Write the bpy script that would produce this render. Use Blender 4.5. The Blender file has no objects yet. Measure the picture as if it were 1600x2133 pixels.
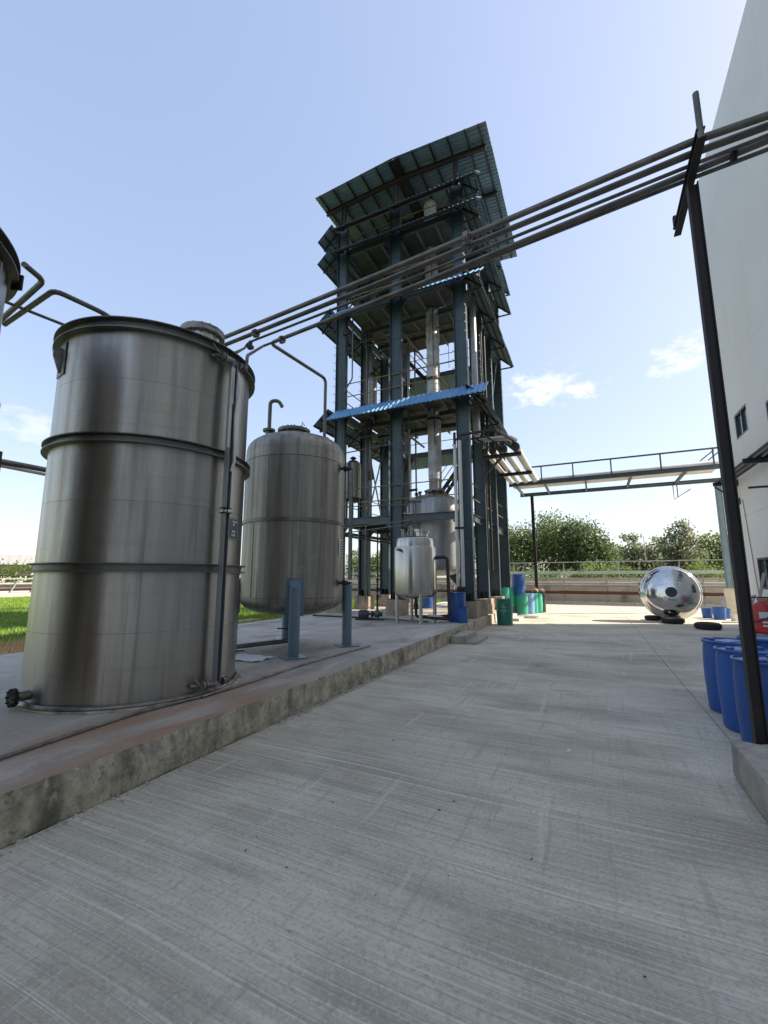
import bpy, math, random
from mathutils import Vector, Matrix, noise as mnoise
random.seed(7)
S = bpy.context.scene
COL = S.collection
R = math.radians

# ------------------------------------------------------------------ camera
cam = bpy.data.cameras.new('camera'); camo = bpy.data.objects.new('camera', cam); COL.objects.link(camo)
camo.location = (0, 0, 1.7)
camo.rotation_euler = (R(90 + 8.703), 0, R(25.661))
cam.sensor_fit = 'HORIZONTAL'; cam.sensor_width = 36; cam.lens = 36 * 895 / 1600
cam.clip_start = 0.05; cam.clip_end = 6000
S.camera = camo

# ------------------------------------------------------------------ world, sun, exposure
SUN_AZ, SUN_EL = 65.0, 38.0          # azimuth from +Y towards +X
W = bpy.data.worlds.new('World'); S.world = W; W.use_nodes = True
nt = W.node_tree; nt.nodes.clear(); N = nt.nodes.new; L = nt.links.new
sky = N('ShaderNodeTexSky'); sky.sky_type = 'NISHITA'; sky.sun_disc = False
sky.sun_elevation = R(SUN_EL); sky.sun_rotation = R(SUN_AZ)
sky.altitude = 50; sky.air_density = 1.0; sky.dust_density = 1.5; sky.ozone_density = 1.2
bg = N('ShaderNodeBackground'); bg.inputs[1].default_value = 0.13
hs = N('ShaderNodeHueSaturation'); hs.inputs['Saturation'].default_value = 1.42; hs.inputs['Hue'].default_value = 0.514
gmn = N('ShaderNodeGamma'); gmn.inputs[1].default_value = 0.42
L(sky.outputs[0], gmn.inputs[0]); L(gmn.outputs[0], hs.inputs['Color']); L(hs.outputs[0], bg.inputs[0])
cbg = N('ShaderNodeBackground'); cbg.inputs[0].default_value = (1.0, 0.99, 0.97, 1); cbg.inputs[1].default_value = 0.27
tc = N('ShaderNodeTexCoord')
def vmath(op, a, b=None):
    n = N('ShaderNodeVectorMath'); n.operation = op; L(a, n.inputs[0])
    if b is not None:
        if isinstance(b, (tuple, list, Vector)): n.inputs[1].default_value = tuple(b)
        else: L(b, n.inputs[1])
    return n
def fmath(op, a, b=None, c=None, clamp=False):
    n = N('ShaderNodeMath'); n.operation = op; n.use_clamp = clamp
    for i, v in enumerate((a, b, c)):
        if v is None: continue
        if isinstance(v, (int, float)): n.inputs[i].default_value = v
        else: L(v, n.inputs[i])
    return n.outputs[0]
nz = N('ShaderNodeTexNoise'); nz.inputs['Scale'].default_value = 22; nz.inputs['Detail'].default_value = 8; nz.inputs['Roughness'].default_value = 0.62
mpc = N('ShaderNodeMapping'); mpc.inputs['Scale'].default_value = (1, 1, 2.2)
L(tc.outputs['Generated'], mpc.inputs[0]); L(mpc.outputs[0], nz.inputs['Vector'])
total = None
# clouds: azimuth, elevation, half-width, half-height (degrees), density
for az, el, aw, eh, dens in ((-4.4, 23.5, 5.4, 2.4, 0.95), (-0.2, 22.4, 3.6, 1.7, 0.9), (10.6, 23.5, 3.8, 2.2, 0.85), (-66, 15.0, 7.0, 2.4, 0.42), (-5.2, 8.6, 4.6, 1.9, 0.38), (3.0, 6.2, 4.0, 2.2, 0.30), (-8.5, 23.8, 2.0, 0.8, 0.30), (40, 25, 9, 3.5, 0.7), (120, 22, 10, 4, 0.8), (-140, 18, 12, 4, 0.8), (175, 30, 8, 3, 0.7)):
    d = Vector((math.sin(R(az)) * math.cos(R(el)), math.cos(R(az)) * math.cos(R(el)), math.sin(R(el))))
    rt = Vector((math.cos(R(az)), -math.sin(R(az)), 0)); up = rt.cross(d)
    u = fmath('DIVIDE', vmath('DOT_PRODUCT', tc.outputs['Generated'], rt).outputs['Value'], math.tan(R(aw)))
    v = fmath('DIVIDE', vmath('DOT_PRODUCT', vmath('SUBTRACT', tc.outputs['Generated'], d).outputs[0], up).outputs['Value'], math.tan(R(eh)))
    q = fmath('SQRT', fmath('ADD', fmath('MULTIPLY', u, u), fmath('MULTIPLY', v, v)))
    q = fmath('SUBTRACT', 1.0, q)
    q = fmath('ADD', q, fmath('MULTIPLY', fmath('SUBTRACT', nz.outputs['Fac'], 0.53), 3.2))
    front = fmath('GREATER_THAN', vmath('DOT_PRODUCT', tc.outputs['Generated'], d).outputs['Value'], 0.3)
    mr = N('ShaderNodeMapRange'); mr.interpolation_type = 'SMOOTHSTEP'
    mr.inputs['From Min'].default_value = 0.0; mr.inputs['From Max'].default_value = 1.15
    mr.inputs['To Max'].default_value = dens; L(q, mr.inputs['Value'])
    m = fmath('MULTIPLY', mr.outputs[0], front)
    total = m if total is None else fmath('MAXIMUM', total, m)
mx = N('ShaderNodeMixShader'); wo = N('ShaderNodeOutputWorld')
L(total, mx.inputs[0]); L(bg.outputs[0], mx.inputs[1]); L(cbg.outputs[0], mx.inputs[2]); L(mx.outputs[0], wo.inputs[0])

sl = bpy.data.lights.new('sun', 'SUN'); sl.energy = 2.0; sl.angle = R(0.53); sl.color = (1, 0.90, 0.76)
so = bpy.data.objects.new('sun', sl); COL.objects.link(so)
sd = Vector((math.sin(R(SUN_AZ)) * math.cos(R(SUN_EL)), math.cos(R(SUN_AZ)) * math.cos(R(SUN_EL)), math.sin(R(SUN_EL))))
so.rotation_euler = sd.to_track_quat('Z', 'Y').to_euler(); so.location = (30, 20, 40)
S.view_settings.view_transform = 'Standard'; S.view_settings.look = 'None'
S.view_settings.exposure = 2.22; S.view_settings.gamma = 1; S.view_settings.use_curve_mapping = False
S.render.engine = 'CYCLES'; S.cycles.use_denoising = True
S.cycles.max_bounces = 8; S.cycles.diffuse_bounces = 4; S.cycles.glossy_bounces = 4; S.cycles.transparent_max_bounces = 8
S.cycles.sample_clamp_indirect = 6.0

# ------------------------------------------------------------------ helpers
WPOS = {}
class MB:
    def __init__(s): s.v = []; s.f = []; s.mi = []
    def add(s, vs, fs, mi=0):
        o = len(s.v); s.v += [Vector(p) for p in vs]
        for f in fs: s.f.append(tuple(o + i for i in f)); s.mi.append(mi)
        return s
    def box(s, c, d, rz=0, M=None, mi=0):
        c = Vector(c); h = Vector(d) / 2
        vs = [Vector((x * h.x, y * h.y, z * h.z)) for z in (-1, 1) for y in (-1, 1) for x in (-1, 1)]
        if M is None: M = Matrix.Rotation(rz, 3, 'Z')
        vs = [M @ p + c for p in vs]
        return s.add(vs, [(0, 2, 3, 1), (4, 5, 7, 6), (0, 1, 5, 4), (2, 6, 7, 3), (0, 4, 6, 2), (1, 3, 7, 5)], mi)
    def bar(s, a, b, w, h, up=(0, 0, 1)):
        a = Vector(a); b = Vector(b); d = (b - a).normalized(); up = Vector(up)
        if abs(d.dot(up)) > 0.98: up = Vector((0, 1, 0)) if abs(d.y) < .9 else Vector((1, 0, 0))
        sd_ = d.cross(up).normalized(); u = sd_.cross(d)
        vs = []
        for p in (a, b):
            for j in (-1, 1):
                for i in (-1, 1): vs.append(p + sd_ * (i * w / 2) + u * (j * h / 2))
        return s.add(vs, [(0, 2, 3, 1), (4, 5, 7, 6), (0, 1, 5, 4), (2, 6, 7, 3), (0, 4, 6, 2), (1, 3, 7, 5)])
    def hbeam(s, a, b, depth, fw, up=(0, 0, 1), tf=.016, tw=.012):
        """I section: depth along up, flange width across"""
        a = Vector(a); b = Vector(b); d = (b - a).normalized(); up = Vector(up); up = (up - d * up.dot(d)).normalized()
        k = up * (depth / 2 - tf / 2)
        s.bar(a + k, b + k, fw, tf, up); s.bar(a - k, b - k, fw, tf, up)
        return s.bar(a, b, tw, depth - 2 * tf, up)
    def angle(s, a, b, w, up=(0, 0, 1), t=.006):
        a = Vector(a); b = Vector(b); d = (b - a).normalized(); up = Vector(up); up = (up - d * up.dot(d)).normalized(); sd_ = d.cross(up)
        s.bar(a, b, t, w, up); return s.bar(a + sd_ * (w / 2 + t / 2) - up * (w / 2 - t / 2), b + sd_ * (w / 2 + t / 2) - up * (w / 2 - t / 2), w, t, up)
    def tube(s, pts, r, n=12, bend=0, caps=True):
        P = [Vector(p) for p in pts]
        if bend > 0 and len(P) > 2:
            Q = [P[0]]
            for i in range(1, len(P) - 1):
                d0 = (P[i - 1] - P[i]); d1 = (P[i + 1] - P[i]); k = min(bend, d0.length * .49, d1.length * .49)
                a = P[i] + d0.normalized() * k; b = P[i] + d1.normalized() * k
                for t in (0, .25, .5, .75, 1): Q.append((1 - t) ** 2 * a + 2 * t * (1 - t) * P[i] + t * t * b)
            Q.append(P[-1]); P = Q
        rs = r if isinstance(r, (list, tuple)) else [r] * len(P)
        t0 = (P[1] - P[0]).normalized(); u = t0.orthogonal().normalized(); o = len(s.v); prev = t0
        for i, p in enumerate(P):
            if i == 0: t = t0
            elif i == len(P) - 1: t = (P[i] - P[i - 1]).normalized()
            else: t = ((P[i] - P[i - 1]).normalized() + (P[i + 1] - P[i]).normalized()).normalized()
            u = prev.rotation_difference(t) @ u; prev = t; w = t.cross(u)
            for k in range(n):
                a = 2 * math.pi * k / n; s.v.append(p + (u * math.cos(a) + w * math.sin(a)) * rs[i])
        for i in range(len(P) - 1):
            for k in range(n):
                a = o + i * n + k; b = o + i * n + (k + 1) % n; s.f.append((a, b, b + n, a + n)); s.mi.append(0)
        if caps:
            s.f.append(tuple(o + k for k in reversed(range(n)))); s.mi.append(0)
            e = o + (len(P) - 1) * n; s.f.append(tuple(e + k for k in range(n))); s.mi.append(0)
        return s
    def lathe(s, prof, c=(0, 0, 0), n=48, M=None, mi=0):
        """profile (r, z) from bottom to top, about Z (or M's z)"""
        c = Vector(c); o = len(s.v); idx = []
        for r, z in prof:
            if r < 1e-6:
                idx.append([len(s.v)]); p = Vector((0, 0, z)); s.v.append((M @ p if M else p) + c)
            else:
                row = []
                for k in range(n):
                    a = 2 * math.pi * k / n; p = Vector((r * math.cos(a), r * math.sin(a), z)); row.append(len(s.v)); s.v.append((M @ p if M else p) + c)
                idx.append(row)
        for A, B in zip(idx, idx[1:]):
            for k in range(n):
                k2 = (k + 1) % n
                if len(A) == 1 and len(B) == 1: continue
                if len(A) == 1: s.f.append((A[0], B[k2], B[k]))
                elif len(B) == 1: s.f.append((A[k], A[k2], B[0]))
                else: s.f.append((A[k], A[k2], B[k2], B[k]))
                s.mi.append(mi)
        return s
    def build(s, name, mats, parent=None, label=None, kind=None, angle=35, flat=False):
        me = bpy.data.meshes.new(name)
        o = Vector(WPOS[parent.name]) if parent else Vector((0, 0, 0))
        me.from_pydata([p - o for p in s.v], [], s.f)
        if not isinstance(mats, (list, tuple)): mats = [mats]
        for m in mats: me.materials.append(m)
        if len(mats) > 1: me.polygons.foreach_set('material_index', s.mi)
        me.update()
        if not flat:
            me.shade_smooth(); me.set_sharp_from_angle(angle=R(angle))
        ob = bpy.data.objects.new(name, me); COL.objects.link(ob)
        if parent: ob.parent = parent
        WPOS[ob.name] = tuple(o)
        if label: ob['label'] = label
        if kind: ob['kind'] = kind
        return ob

def rough_box(c, d, res=.06, amp=.008, seed=0):
    b = MB(); c = Vector(c); n_ = [max(2, int(x / res)) for x in d]; idx = {}
    def vert(i, j, k):
        if (i, j, k) not in idx:
            p = Vector((i / n_[0] - .5, j / n_[1] - .5, k / n_[2] - .5)); q = Vector((p.x * d[0], p.y * d[1], p.z * d[2])) + c
            e = (i in (0, n_[0])) + (j in (0, n_[1])) + (k in (0, n_[2]))
            nv = Vector((mnoise.noise(q * 9 + Vector((seed, 0, 0))), mnoise.noise(q * 9 + Vector((0, seed + 5, 0))), mnoise.noise(q * 9 + Vector((0, 0, seed + 9)))))
            if e > 1: q -= Vector((p.x, p.y, p.z)) * (amp * 2.2 * (1 + mnoise.noise(q * 14)))
            q += nv * amp * (0 if k == 0 else 1); idx[(i, j, k)] = len(b.v); b.v.append(q)
        return idx[(i, j, k)]
    for a, o1, o2 in ((0, 1, 2), (1, 2, 0), (2, 0, 1)):
        for sd_ in (0, n_[a]):
            for u in range(n_[o1]):
                for w in range(n_[o2]):
                    q = []
                    for du, dw in ((0, 0), (1, 0), (1, 1), (0, 1)):
                        t = [0, 0, 0]; t[a] = sd_; t[o1] = u + du; t[o2] = w + dw; q.append(vert(*t))
                    b.f.append(tuple(q if sd_ else reversed(q))); b.mi.append(0)
    return b
def thing(name, label, cat, loc, group=None):
    o = bpy.data.objects.new(name, None); COL.objects.link(o); o.location = loc; WPOS[o.name] = tuple(loc)
    o.empty_display_size = .2
    o['label'] = label; o['category'] = cat
    if group: o['group'] = group
    return o
def tag(o, label, cat, group=None):
    o['label'] = label; o['category'] = cat
    if group: o['group'] = group
    return o
def struct(o): o['kind'] = 'structure'; return o
def inst(src, parent, M, name=None):
    """a copy of a piece sharing its mesh, placed by matrix M given in the world"""
    c = src.copy(); c.name = name or src.name; COL.objects.link(c); c.parent = parent
    c.matrix_basis = Matrix.Translation(-Vector(WPOS[parent.name])) @ M
    WPOS[c.name] = WPOS[parent.name]
    return c
def copy_thing(src, loc, rz, label, group=None):
    r = src.copy(); COL.objects.link(r); r.location = loc; r.rotation_euler = (0, 0, rz); r['label'] = label
    if group: r['group'] = group
    for ch in list(src.children):
        c = ch.copy(); COL.objects.link(c); c.parent = r
        for g in ch.children:
            d = g.copy(); COL.objects.link(d); d.parent = c
    return r

# ------------------------------------------------------------------ materials
def M(name, c1, c2=None, rough=.6, metal=0, ns=3, st=(1, 1, 1), lo=.35, hi=.65, dirt=None, bump=None, rough2=None, det=6, spec=None, aniso=None, coat=None, coord='Object', island=0, warp=None, stain=None, objrand=0):
    m = bpy.data.materials.new(name); m.use_nodes = True; t = m.node_tree; P = t.nodes['Principled BSDF']
    n = t.nodes.new; l = t.links.new
    P.inputs['Roughness'].default_value = rough; P.inputs['Metallic'].default_value = metal
    if spec is not None: P.inputs['Specular IOR Level'].default_value = spec
    if coat: P.inputs['Coat Weight'].default_value = coat
    tcn = n('ShaderNodeTexCoord'); vec = tcn.outputs[coord]
    if warp:
        wn = n('ShaderNodeTexNoise'); wn.inputs['Scale'].default_value = warp[0]; wn.inputs['Detail'].default_value = 2; l(vec, wn.inputs['Vector'])
        ws = n('ShaderNodeVectorMath'); ws.operation = 'MULTIPLY_ADD'; l(wn.outputs['Color'], ws.inputs[0]); ws.inputs[1].default_value = (warp[1],) * 3; l(vec, ws.inputs[2]); vec = ws.outputs[0]
    def noise_fac(scale, stretch, a, b, detail=6, ro=.6):
        mp = n('ShaderNodeMapping'); mp.inputs['Scale'].default_value = stretch; l(vec, mp.inputs[0])
        x = n('ShaderNodeTexNoise'); x.inputs['Scale'].default_value = scale; x.inputs['Detail'].default_value = detail; x.inputs['Roughness'].default_value = ro
        l(mp.outputs[0], x.inputs['Vector'])
        r_ = n('ShaderNodeMapRange'); r_.inputs['From Min'].default_value = a; r_.inputs['From Max'].default_value = b; l(x.outputs['Fac'], r_.inputs['Value'])
        return r_.outputs[0], x.outputs['Fac']
    if c2 is None: c2 = tuple(x * .8 for x in c1)
    f, _ = noise_fac(ns, st, lo, hi, det)
    mixn = n('ShaderNodeMix'); mixn.data_type = 'RGBA'; l(f, mixn.inputs['Factor'])
    mixn.inputs['A'].default_value = (*c1, 1); mixn.inputs['B'].default_value = (*c2, 1)
    out = mixn.outputs['Result']
    for dd in (dirt if isinstance(dirt, list) else [dirt] if dirt else []):
        dc, ds, dst, dlo, dhi = dd[:5]
        f2, _ = noise_fac(ds, dst, dlo, dhi, 5)
        if len(dd) > 5:
            k = n('ShaderNodeMath'); k.operation = 'MULTIPLY'; l(f2, k.inputs[0]); k.inputs[1].default_value = dd[5]; f2 = k.outputs[0]
        m2 = n('ShaderNodeMix'); m2.data_type = 'RGBA'; l(f2, m2.inputs['Factor']); l(out, m2.inputs['A']); m2.inputs['B'].default_value = (*dc, 1); out = m2.outputs['Result']
    if stain:
        # rust run-off with a shape of its own: a strip along the plinth edge, broken up by noise
        sx_ = n('ShaderNodeSeparateXYZ'); l(tcn.outputs[coord], sx_.inputs[0])
        ma = n('ShaderNodeMapRange'); ma.interpolation_type = 'SMOOTHSTEP'; ma.inputs['From Min'].default_value = -4.75; ma.inputs['From Max'].default_value = -4.0; l(sx_.outputs['X'], ma.inputs['Value'])
        mb = n('ShaderNodeMapRange'); mb.interpolation_type = 'SMOOTHSTEP'; mb.inputs['From Min'].default_value = 6.4; mb.inputs['From Max'].default_value = 3.6; l(sx_.outputs['Y'], mb.inputs['Value'])
        fs, _ = noise_fac(1.6, (1.6, .5, 1), .34, .60); mu = n('ShaderNodeMath'); mu.operation = 'MULTIPLY'; l(ma.outputs[0], mu.inputs[0]); l(mb.outputs[0], mu.inputs[1])
        mv = n('ShaderNodeMath'); mv.operation = 'MULTIPLY'; l(mu.outputs[0], mv.inputs[0]); l(fs, mv.inputs[1])
        m3 = n('ShaderNodeMix'); m3.data_type = 'RGBA'; l(mv.outputs[0], m3.inputs['Factor']); l(out, m3.inputs['A']); m3.inputs['B'].default_value = (*stain, 1); out = m3.outputs['Result']
    if island:
        ge = n('ShaderNodeNewGeometry'); hv = n('ShaderNodeHueSaturation')
        mr = n('ShaderNodeMapRange'); mr.inputs['To Min'].default_value = 1 - island; mr.inputs['To Max'].default_value = 1 + island
        l(ge.outputs['Random Per Island'], mr.inputs['Value']); l(mr.outputs[0], hv.inputs['Value']); l(out, hv.inputs['Color']); out = hv.outputs[0]
    if objrand:
        oi = n('ShaderNodeObjectInfo'); hv2 = n('ShaderNodeHueSaturation'); mr2 = n('ShaderNodeMapRange'); mr2.inputs['To Min'].default_value = 1 - objrand; mr2.inputs['To Max'].default_value = 1 + objrand
        l(oi.outputs['Random'], mr2.inputs['Value']); l(mr2.outputs[0], hv2.inputs['Value']); l(out, hv2.inputs['Color']); out = hv2.outputs[0]
    l(out, P.inputs['Base Color'])
    if rough2 is not None:
        rr = n('ShaderNodeMapRange'); rr.inputs['To Min'].default_value = rough; rr.inputs['To Max'].default_value = rough2; l(f, rr.inputs['Value']); l(rr.outputs[0], P.inputs['Roughness'])
    bs = bump if isinstance(bump, list) else [bump] if bump else []
    prev = None
    for sc_, st_, stg, dist in bs:
        _, raw = noise_fac(sc_, st_, 0, 1, 8, .65)
        b = n('ShaderNodeBump'); b.inputs['Strength'].default_value = stg; b.inputs['Distance'].default_value = dist; l(raw, b.inputs['Height'])
        if prev: l(prev, b.inputs['Normal'])
        prev = b.outputs[0]
    if prev: l(prev, P.inputs['Normal'])
    if aniso:
        P.inputs['Anisotropic'].default_value = aniso; P.inputs['Anisotropic Rotation'].default_value = .25
        tg = n('ShaderNodeTangent'); tg.direction_type = 'RADIAL'; tg.axis = 'Z'; l(tg.outputs[0], P.inputs['Tangent'])
    return m

m_road = M('broomed_concrete', (.66, .60, .455), (.50, .45, .34), rough=.88, ns=.75, lo=.38, hi=.62, warp=(.25, .20), det=8,
    dirt=[((.33, .27, .20), .36, (1, 2.0, 1), .47, .62, .85), ((.66, .60, .50), .8, (1, 1.4, 1), .54, .66, .6), ((.34, .29, .23), 1.5, (.5, 2.4, 1), .53, .66, .6),
          ((.34, .30, .245), 4.0, (.16, 13, 1), .52, .60, .50), ((.74, .685, .56), 4.2, (.12, 17, 1), .54, .63, .55), ((.78, .72, .59), 2.3, (.07, 18, 1), .61, .63, .6),
          ((.36, .315, .255), 2.2, (7, .45, 1), .58, .68, .5), ((.70, .64, .53), 1.4, (5, .35, 1), .63, .68, .5),
          ((.31, .28, .22), 40, (1, 1, 1), .50, .64, .45), ((.72, .66, .54), 55, (1, 1, 1), .54, .66, .45), ((.17, .15, .12), 7, (1, 1, 1), .71, .74, .8)],
    bump=[(3.5, (.14, 14, 1), .4, .010), (45, (1, 1, 1), .6, .006)])
m_slabtop = M('slab_concrete', (.48, .43, .365), (.37, .335, .285), rough=.82, ns=1.3, lo=.34, hi=.66, warp=(.6, .3), stain=(.34, .21, .13),
    dirt=[((.58, .53, .455), 1.2, (2, .5, 1), .55, .68, .7), ((.19, .17, .145), .8, (1.2, .7, 1), .54, .68, .75), ((.24, .215, .185), 24, (1, 1, 1), .54, .66, .5), ((.6, .55, .48), 6, (2.5, .5, 1), .64, .68, .7)], bump=[(6, (1, 1, 1), .25, .02), (50, (1, 1, 1), .3, .004)])
m_slabface = M('slab_face_concrete', (.60, .52, .39), (.33, .285, .21), rough=.92, ns=6, st=(1, 1, .8), lo=.38, hi=.62,
    dirt=[((.10, .087, .062), 2.3, (1, 1, .16), .54, .64, .75), ((.24, .19, .11), 1.6, (1, 1, .5), .54, .68, .7), ((.56, .50, .40), 8, (1, 1, .6), .58, .66, .7), ((.16, .14, .10), 20, (1, 1, 1), .56, .66, .7), ((.12, .105, .078), 4.5, (1, 1, .7), .60, .70, .6)], bump=[(14, (1, 1, 1), .9, .04), (50, (1, 1, 1), .7, .01)])
m_rustconc = M('rust_stained_concrete', (.32, .23, .17), (.27, .22, .175), rough=.85, ns=2.2, lo=.3, hi=.7, dirt=[((.33, .31, .29), 3, (2.4, .6, 1), .56, .66, .9), ((.30, .19, .11), 2.2, (2, .6, 1), .55, .75, .7)], bump=[(40, (1, 1, 1), .3, .005)])
m_block = M('rough_block_concrete', (.46, .41, .33), (.33, .295, .24), rough=.92, ns=6, dirt=((.12, .115, .1), 2.5, (1, 1, .4), .55, .72, .7), bump=[(18, (1, 1, 1), .7, .02), (70, (1, 1, 1), .5, .005)])
m_ped = M('footing_concrete', (.38, .31, .235), (.27, .21, .15), rough=.9, ns=4, dirt=((.26, .12, .05), 3, (1, 1, .25), .55, .7, .7), bump=(20, (1, 1, 1), .5, .02))
m_steelA = M('brushed_stainless', (.47, .435, .38), (.35, .325, .285), rough=.29, objrand=.07, metal=1, ns=1.3, st=(4, 4, .22), lo=.35, hi=.65, rough2=.44,
    dirt=[((.23, .165, .12), 1.2, (3.2, 3.2, .25), .53, .70, .7), ((.56, .525, .46), 1.2, (9, 9, .12), .6, .72, .35), ((.21, .19, .165), 2.4, (6, 6, .08), .61, .69, .55), ((.27, .25, .22), 1.6, (.5, .5, 9), .54, .70, .25), ((.36, .35, .33), .8, (.4, .4, 3), .5, .75, .25)], bump=[(2.2, (1, 1, 60), .12, .01), (1.3, (1.2, 1.2, .6), .28, .03)], aniso=.75)
m_steelB = M('dull_stainless', (.37, .345, .29), (.23, .212, .178), rough=.48, objrand=.06, metal=.95, ns=1.8, st=(6, 6, .22), lo=.35, hi=.65, rough2=.55,
    dirt=[((.13, .12, .10), 2.2, (5, 5, .15), .58, .75, .7), ((.42, .41, .38), 6, (1, 1, 1), .58, .72, .4)], bump=[(2.0, (1.5, 1.5, .5), .2, .02)], aniso=.4)
m_steelC = M('polished_stainless', (.55, .525, .47), (.40, .38, .34), rough=.22, metal=1, ns=1.4, st=(7, 7, .12), rough2=.32, bump=[(1.5, (1.2, 1.2, .4), .15, .02)], aniso=.6)
m_mirror = M('mirror_stainless', (.66, .665, .665), (.52, .52, .51), rough=.03, metal=1, ns=2.2, rough2=.09, dirt=[((.36, .33, .29), 1.3, (1, 1, 1), .58, .70, .5), ((.3, .28, .25), 6, (1, 1, .5), .64, .70, .5)], bump=[(1.3, (1, 1, 1), .30, .04), (5, (1, 1, 1), .06, .02)])
m_dark = M('dark_stainless', (.22, .21, .19), (.14, .135, .12), rough=.45, metal=.8, ns=3, st=(1, 1, 3), dirt=((.2, .15, .11), 4, (1, 1, 1), .58, .75, .5))
m_fit = M('weathered_fitting', (.33, .31, .28), (.18, .165, .15), rough=.45, metal=.85, ns=9)
m_pipe = M('galvanised_pipe', (.20, .185, .16), (.12, .11, .095), rough=.48, metal=.75, ns=3.5, dirt=((.11, .085, .06), 5, (1, 1, 1), .57, .72, .6))
m_clad = M('aluminium_cladding', (.42, .42, .41), (.31, .31, .30), rough=.38, metal=.75, ns=2.2, st=(4, 4, .5), lo=.3, hi=.7, rough2=.5, dirt=((.25, .24, .22), 2.5, (3, 3, .3), .57, .75, .55), bump=[(3.5, (1, 1, .7), .35, .03)])
m_colclad = M('column_cladding', (.66, .65, .63), (.33, .325, .31), rough=.5, metal=.3, ns=1.6, st=(1.5, 1.5, 1), lo=.38, hi=.62, rough2=.55, objrand=.10, dirt=((.20, .185, .16), 3.2, (1.5, 1.5, .8), .56, .70, .7), bump=[(3.5, (1, 1, .7), .5, .04)])
m_white = M('white_cladding', (.62, .60, .56), (.5, .48, .45), rough=.45, metal=.2, ns=2, dirt=((.4, .36, .3), 4, (1, 1, 1), .6, .75, .4))
m_col = M('teal_painted_steel', (.052, .082, .095), (.036, .058, .068), rough=.42, objrand=.12, ns=1.6, st=(2, 2, .6), dirt=[((.11, .12, .12), 3, (3, 3, .2), .58, .75, .6), ((.09, .055, .035), 3.5, (3, 3, .4), .63, .75, .6)])
m_beam = M('grey_blue_beam', (.075, .10, .11), (.055, .07, .075), rough=.5, ns=2, dirt=((.12, .09, .06), 3, (1, 1, 1), .55, .7, .6))
m_joist = M('primer_joist', (.17, .18, .18), (.11, .12, .12), rough=.6, ns=2)
m_plate = M('floor_plate_steel', (.05, .058, .065), (.085, .082, .078), rough=.55, objrand=.25, ns=1.2, dirt=((.11, .075, .05), 2, (1, 1, 1), .56, .72, .6))
m_blk = M('black_steel', (.018, .016, .016), (.03, .024, .022), rough=.5, ns=4)
m_brown = M('red_oxide_steel', (.026, .017, .015), (.015, .011, .010), rough=.6, ns=3, dirt=((.075, .036, .024), 5, (1, 1, .4), .60, .74, .5), bump=(40, (1, 1, 1), .2, .003))
m_yel = M('yellow_handrail', (.30, .20, .05), (.16, .105, .05), rough=.55, ns=4)
m_sheetT = M('blue_coated_sheet', (.13, .31, .55), (.17, .37, .60), rough=.38, objrand=.10, ns=.8, dirt=((.33, .40, .46), 2.2, (1, 1, 1), .60, .74, .35))
m_sheetB = M('sheet_underside', (.18, .255, .305), (.125, .185, .225), rough=.55, objrand=.13, ns=1.3, dirt=((.09, .07, .05), 2, (1, 1, 1), .6, .75, .5))
m_sheetTeal = M('teal_coated_sheet', (.08, .16, .22), (.11, .20, .27), rough=.45, ns=1, dirt=((.2, .2, .19), 2, (1, 1, 1), .58, .75, .4))
m_leg = M('blue_grey_paint', (.13, .195, .24), (.11, .165, .205), rough=.42, ns=2.5, dirt=((.2, .2, .19), 6, (1, 1, .3), .62, .75, .5))
m_wall = M('white_wall_paint', (.75, .74, .715), (.68, .67, .65), rough=.75, ns=.35, lo=.3, hi=.7, dirt=[((.45, .45, .43), 1.2, (3, 3, .12), .58, .8, .4)], bump=(30, (1, 1, 1), .08, .004))
m_frame = M('dark_window_frame', (.05, .05, .05), rough=.4)
m_glass = M('dark_glazing', (.05, .07, .08), (.07, .09, .1), rough=.04, ns=.5, spec=.8)
m_bdrum = M('blue_plastic', (.010, .074, .29), (.016, .095, .335), rough=.38, ns=3, objrand=.16, dirt=[((.12, .17, .28), 5, (1, 1, .3), .56, .72, .6), ((.07, .075, .085), 7, (1, 1, 1), .60, .70, .6), ((.25, .29, .36), 3, (6, 6, .3), .66, .70, .6)], bump=(6, (1, 1, 1), .08, .02))
m_gdrum = M('green_plastic', (.018, .165, .115), (.025, .2, .14), rough=.4, ns=3, objrand=.15, dirt=((.1, .2, .16), 4, (1, 1, .3), .6, .76, .5))
m_gdrumL = M('pale_green_plastic', (.05, .37, .25), (.06, .42, .29), rough=.42, ns=3, objrand=.15, dirt=((.1, .3, .22), 4, (1, 1, .3), .6, .76, .4))
m_pdrum = M('faded_blue_plastic', (.18, .30, .56), (.22, .34, .6), rough=.45, ns=3)
m_cyl = M('black_paint', (.02, .02, .02), (.045, .04, .035), rough=.5, ns=4)
m_tan = M('tan_paint', (.38, .22, .11), (.3, .18, .1), rough=.6, ns=5)
m_tyre = M('tyre_rubber', (.016, .016, .016), (.028, .027, .026), rough=.75, ns=6, bump=(30, (1, 1, 1), .3, .006))
m_red = M('red_paint', (.45, .025, .02), (.38, .02, .018), rough=.35, ns=3, dirt=((.2, .05, .04), 5, (1, 1, 1), .6, .75, .5))
m_redpipe = M('red_pipe_paint', (.10, .032, .024), (.07, .026, .02), rough=.6, ns=2)
m_greenpipe = M('pale_green_pipe', (.34, .43, .38), (.24, .32, .28), rough=.5, ns=2)
m_rack = M('rack_steel', (.30, .31, .30), (.2, .2, .19), rough=.6, ns=3)
m_bwall = M('boundary_plaster', (.62, .55, .45), (.52, .46, .37), rough=.9, ns=.8, dirt=[((.12, .10, .07), .9, (1, 1, .6), .55, .75, .7), ((.3, .26, .2), 4, (1, 1, .3), .55, .75, .5)])
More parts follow.
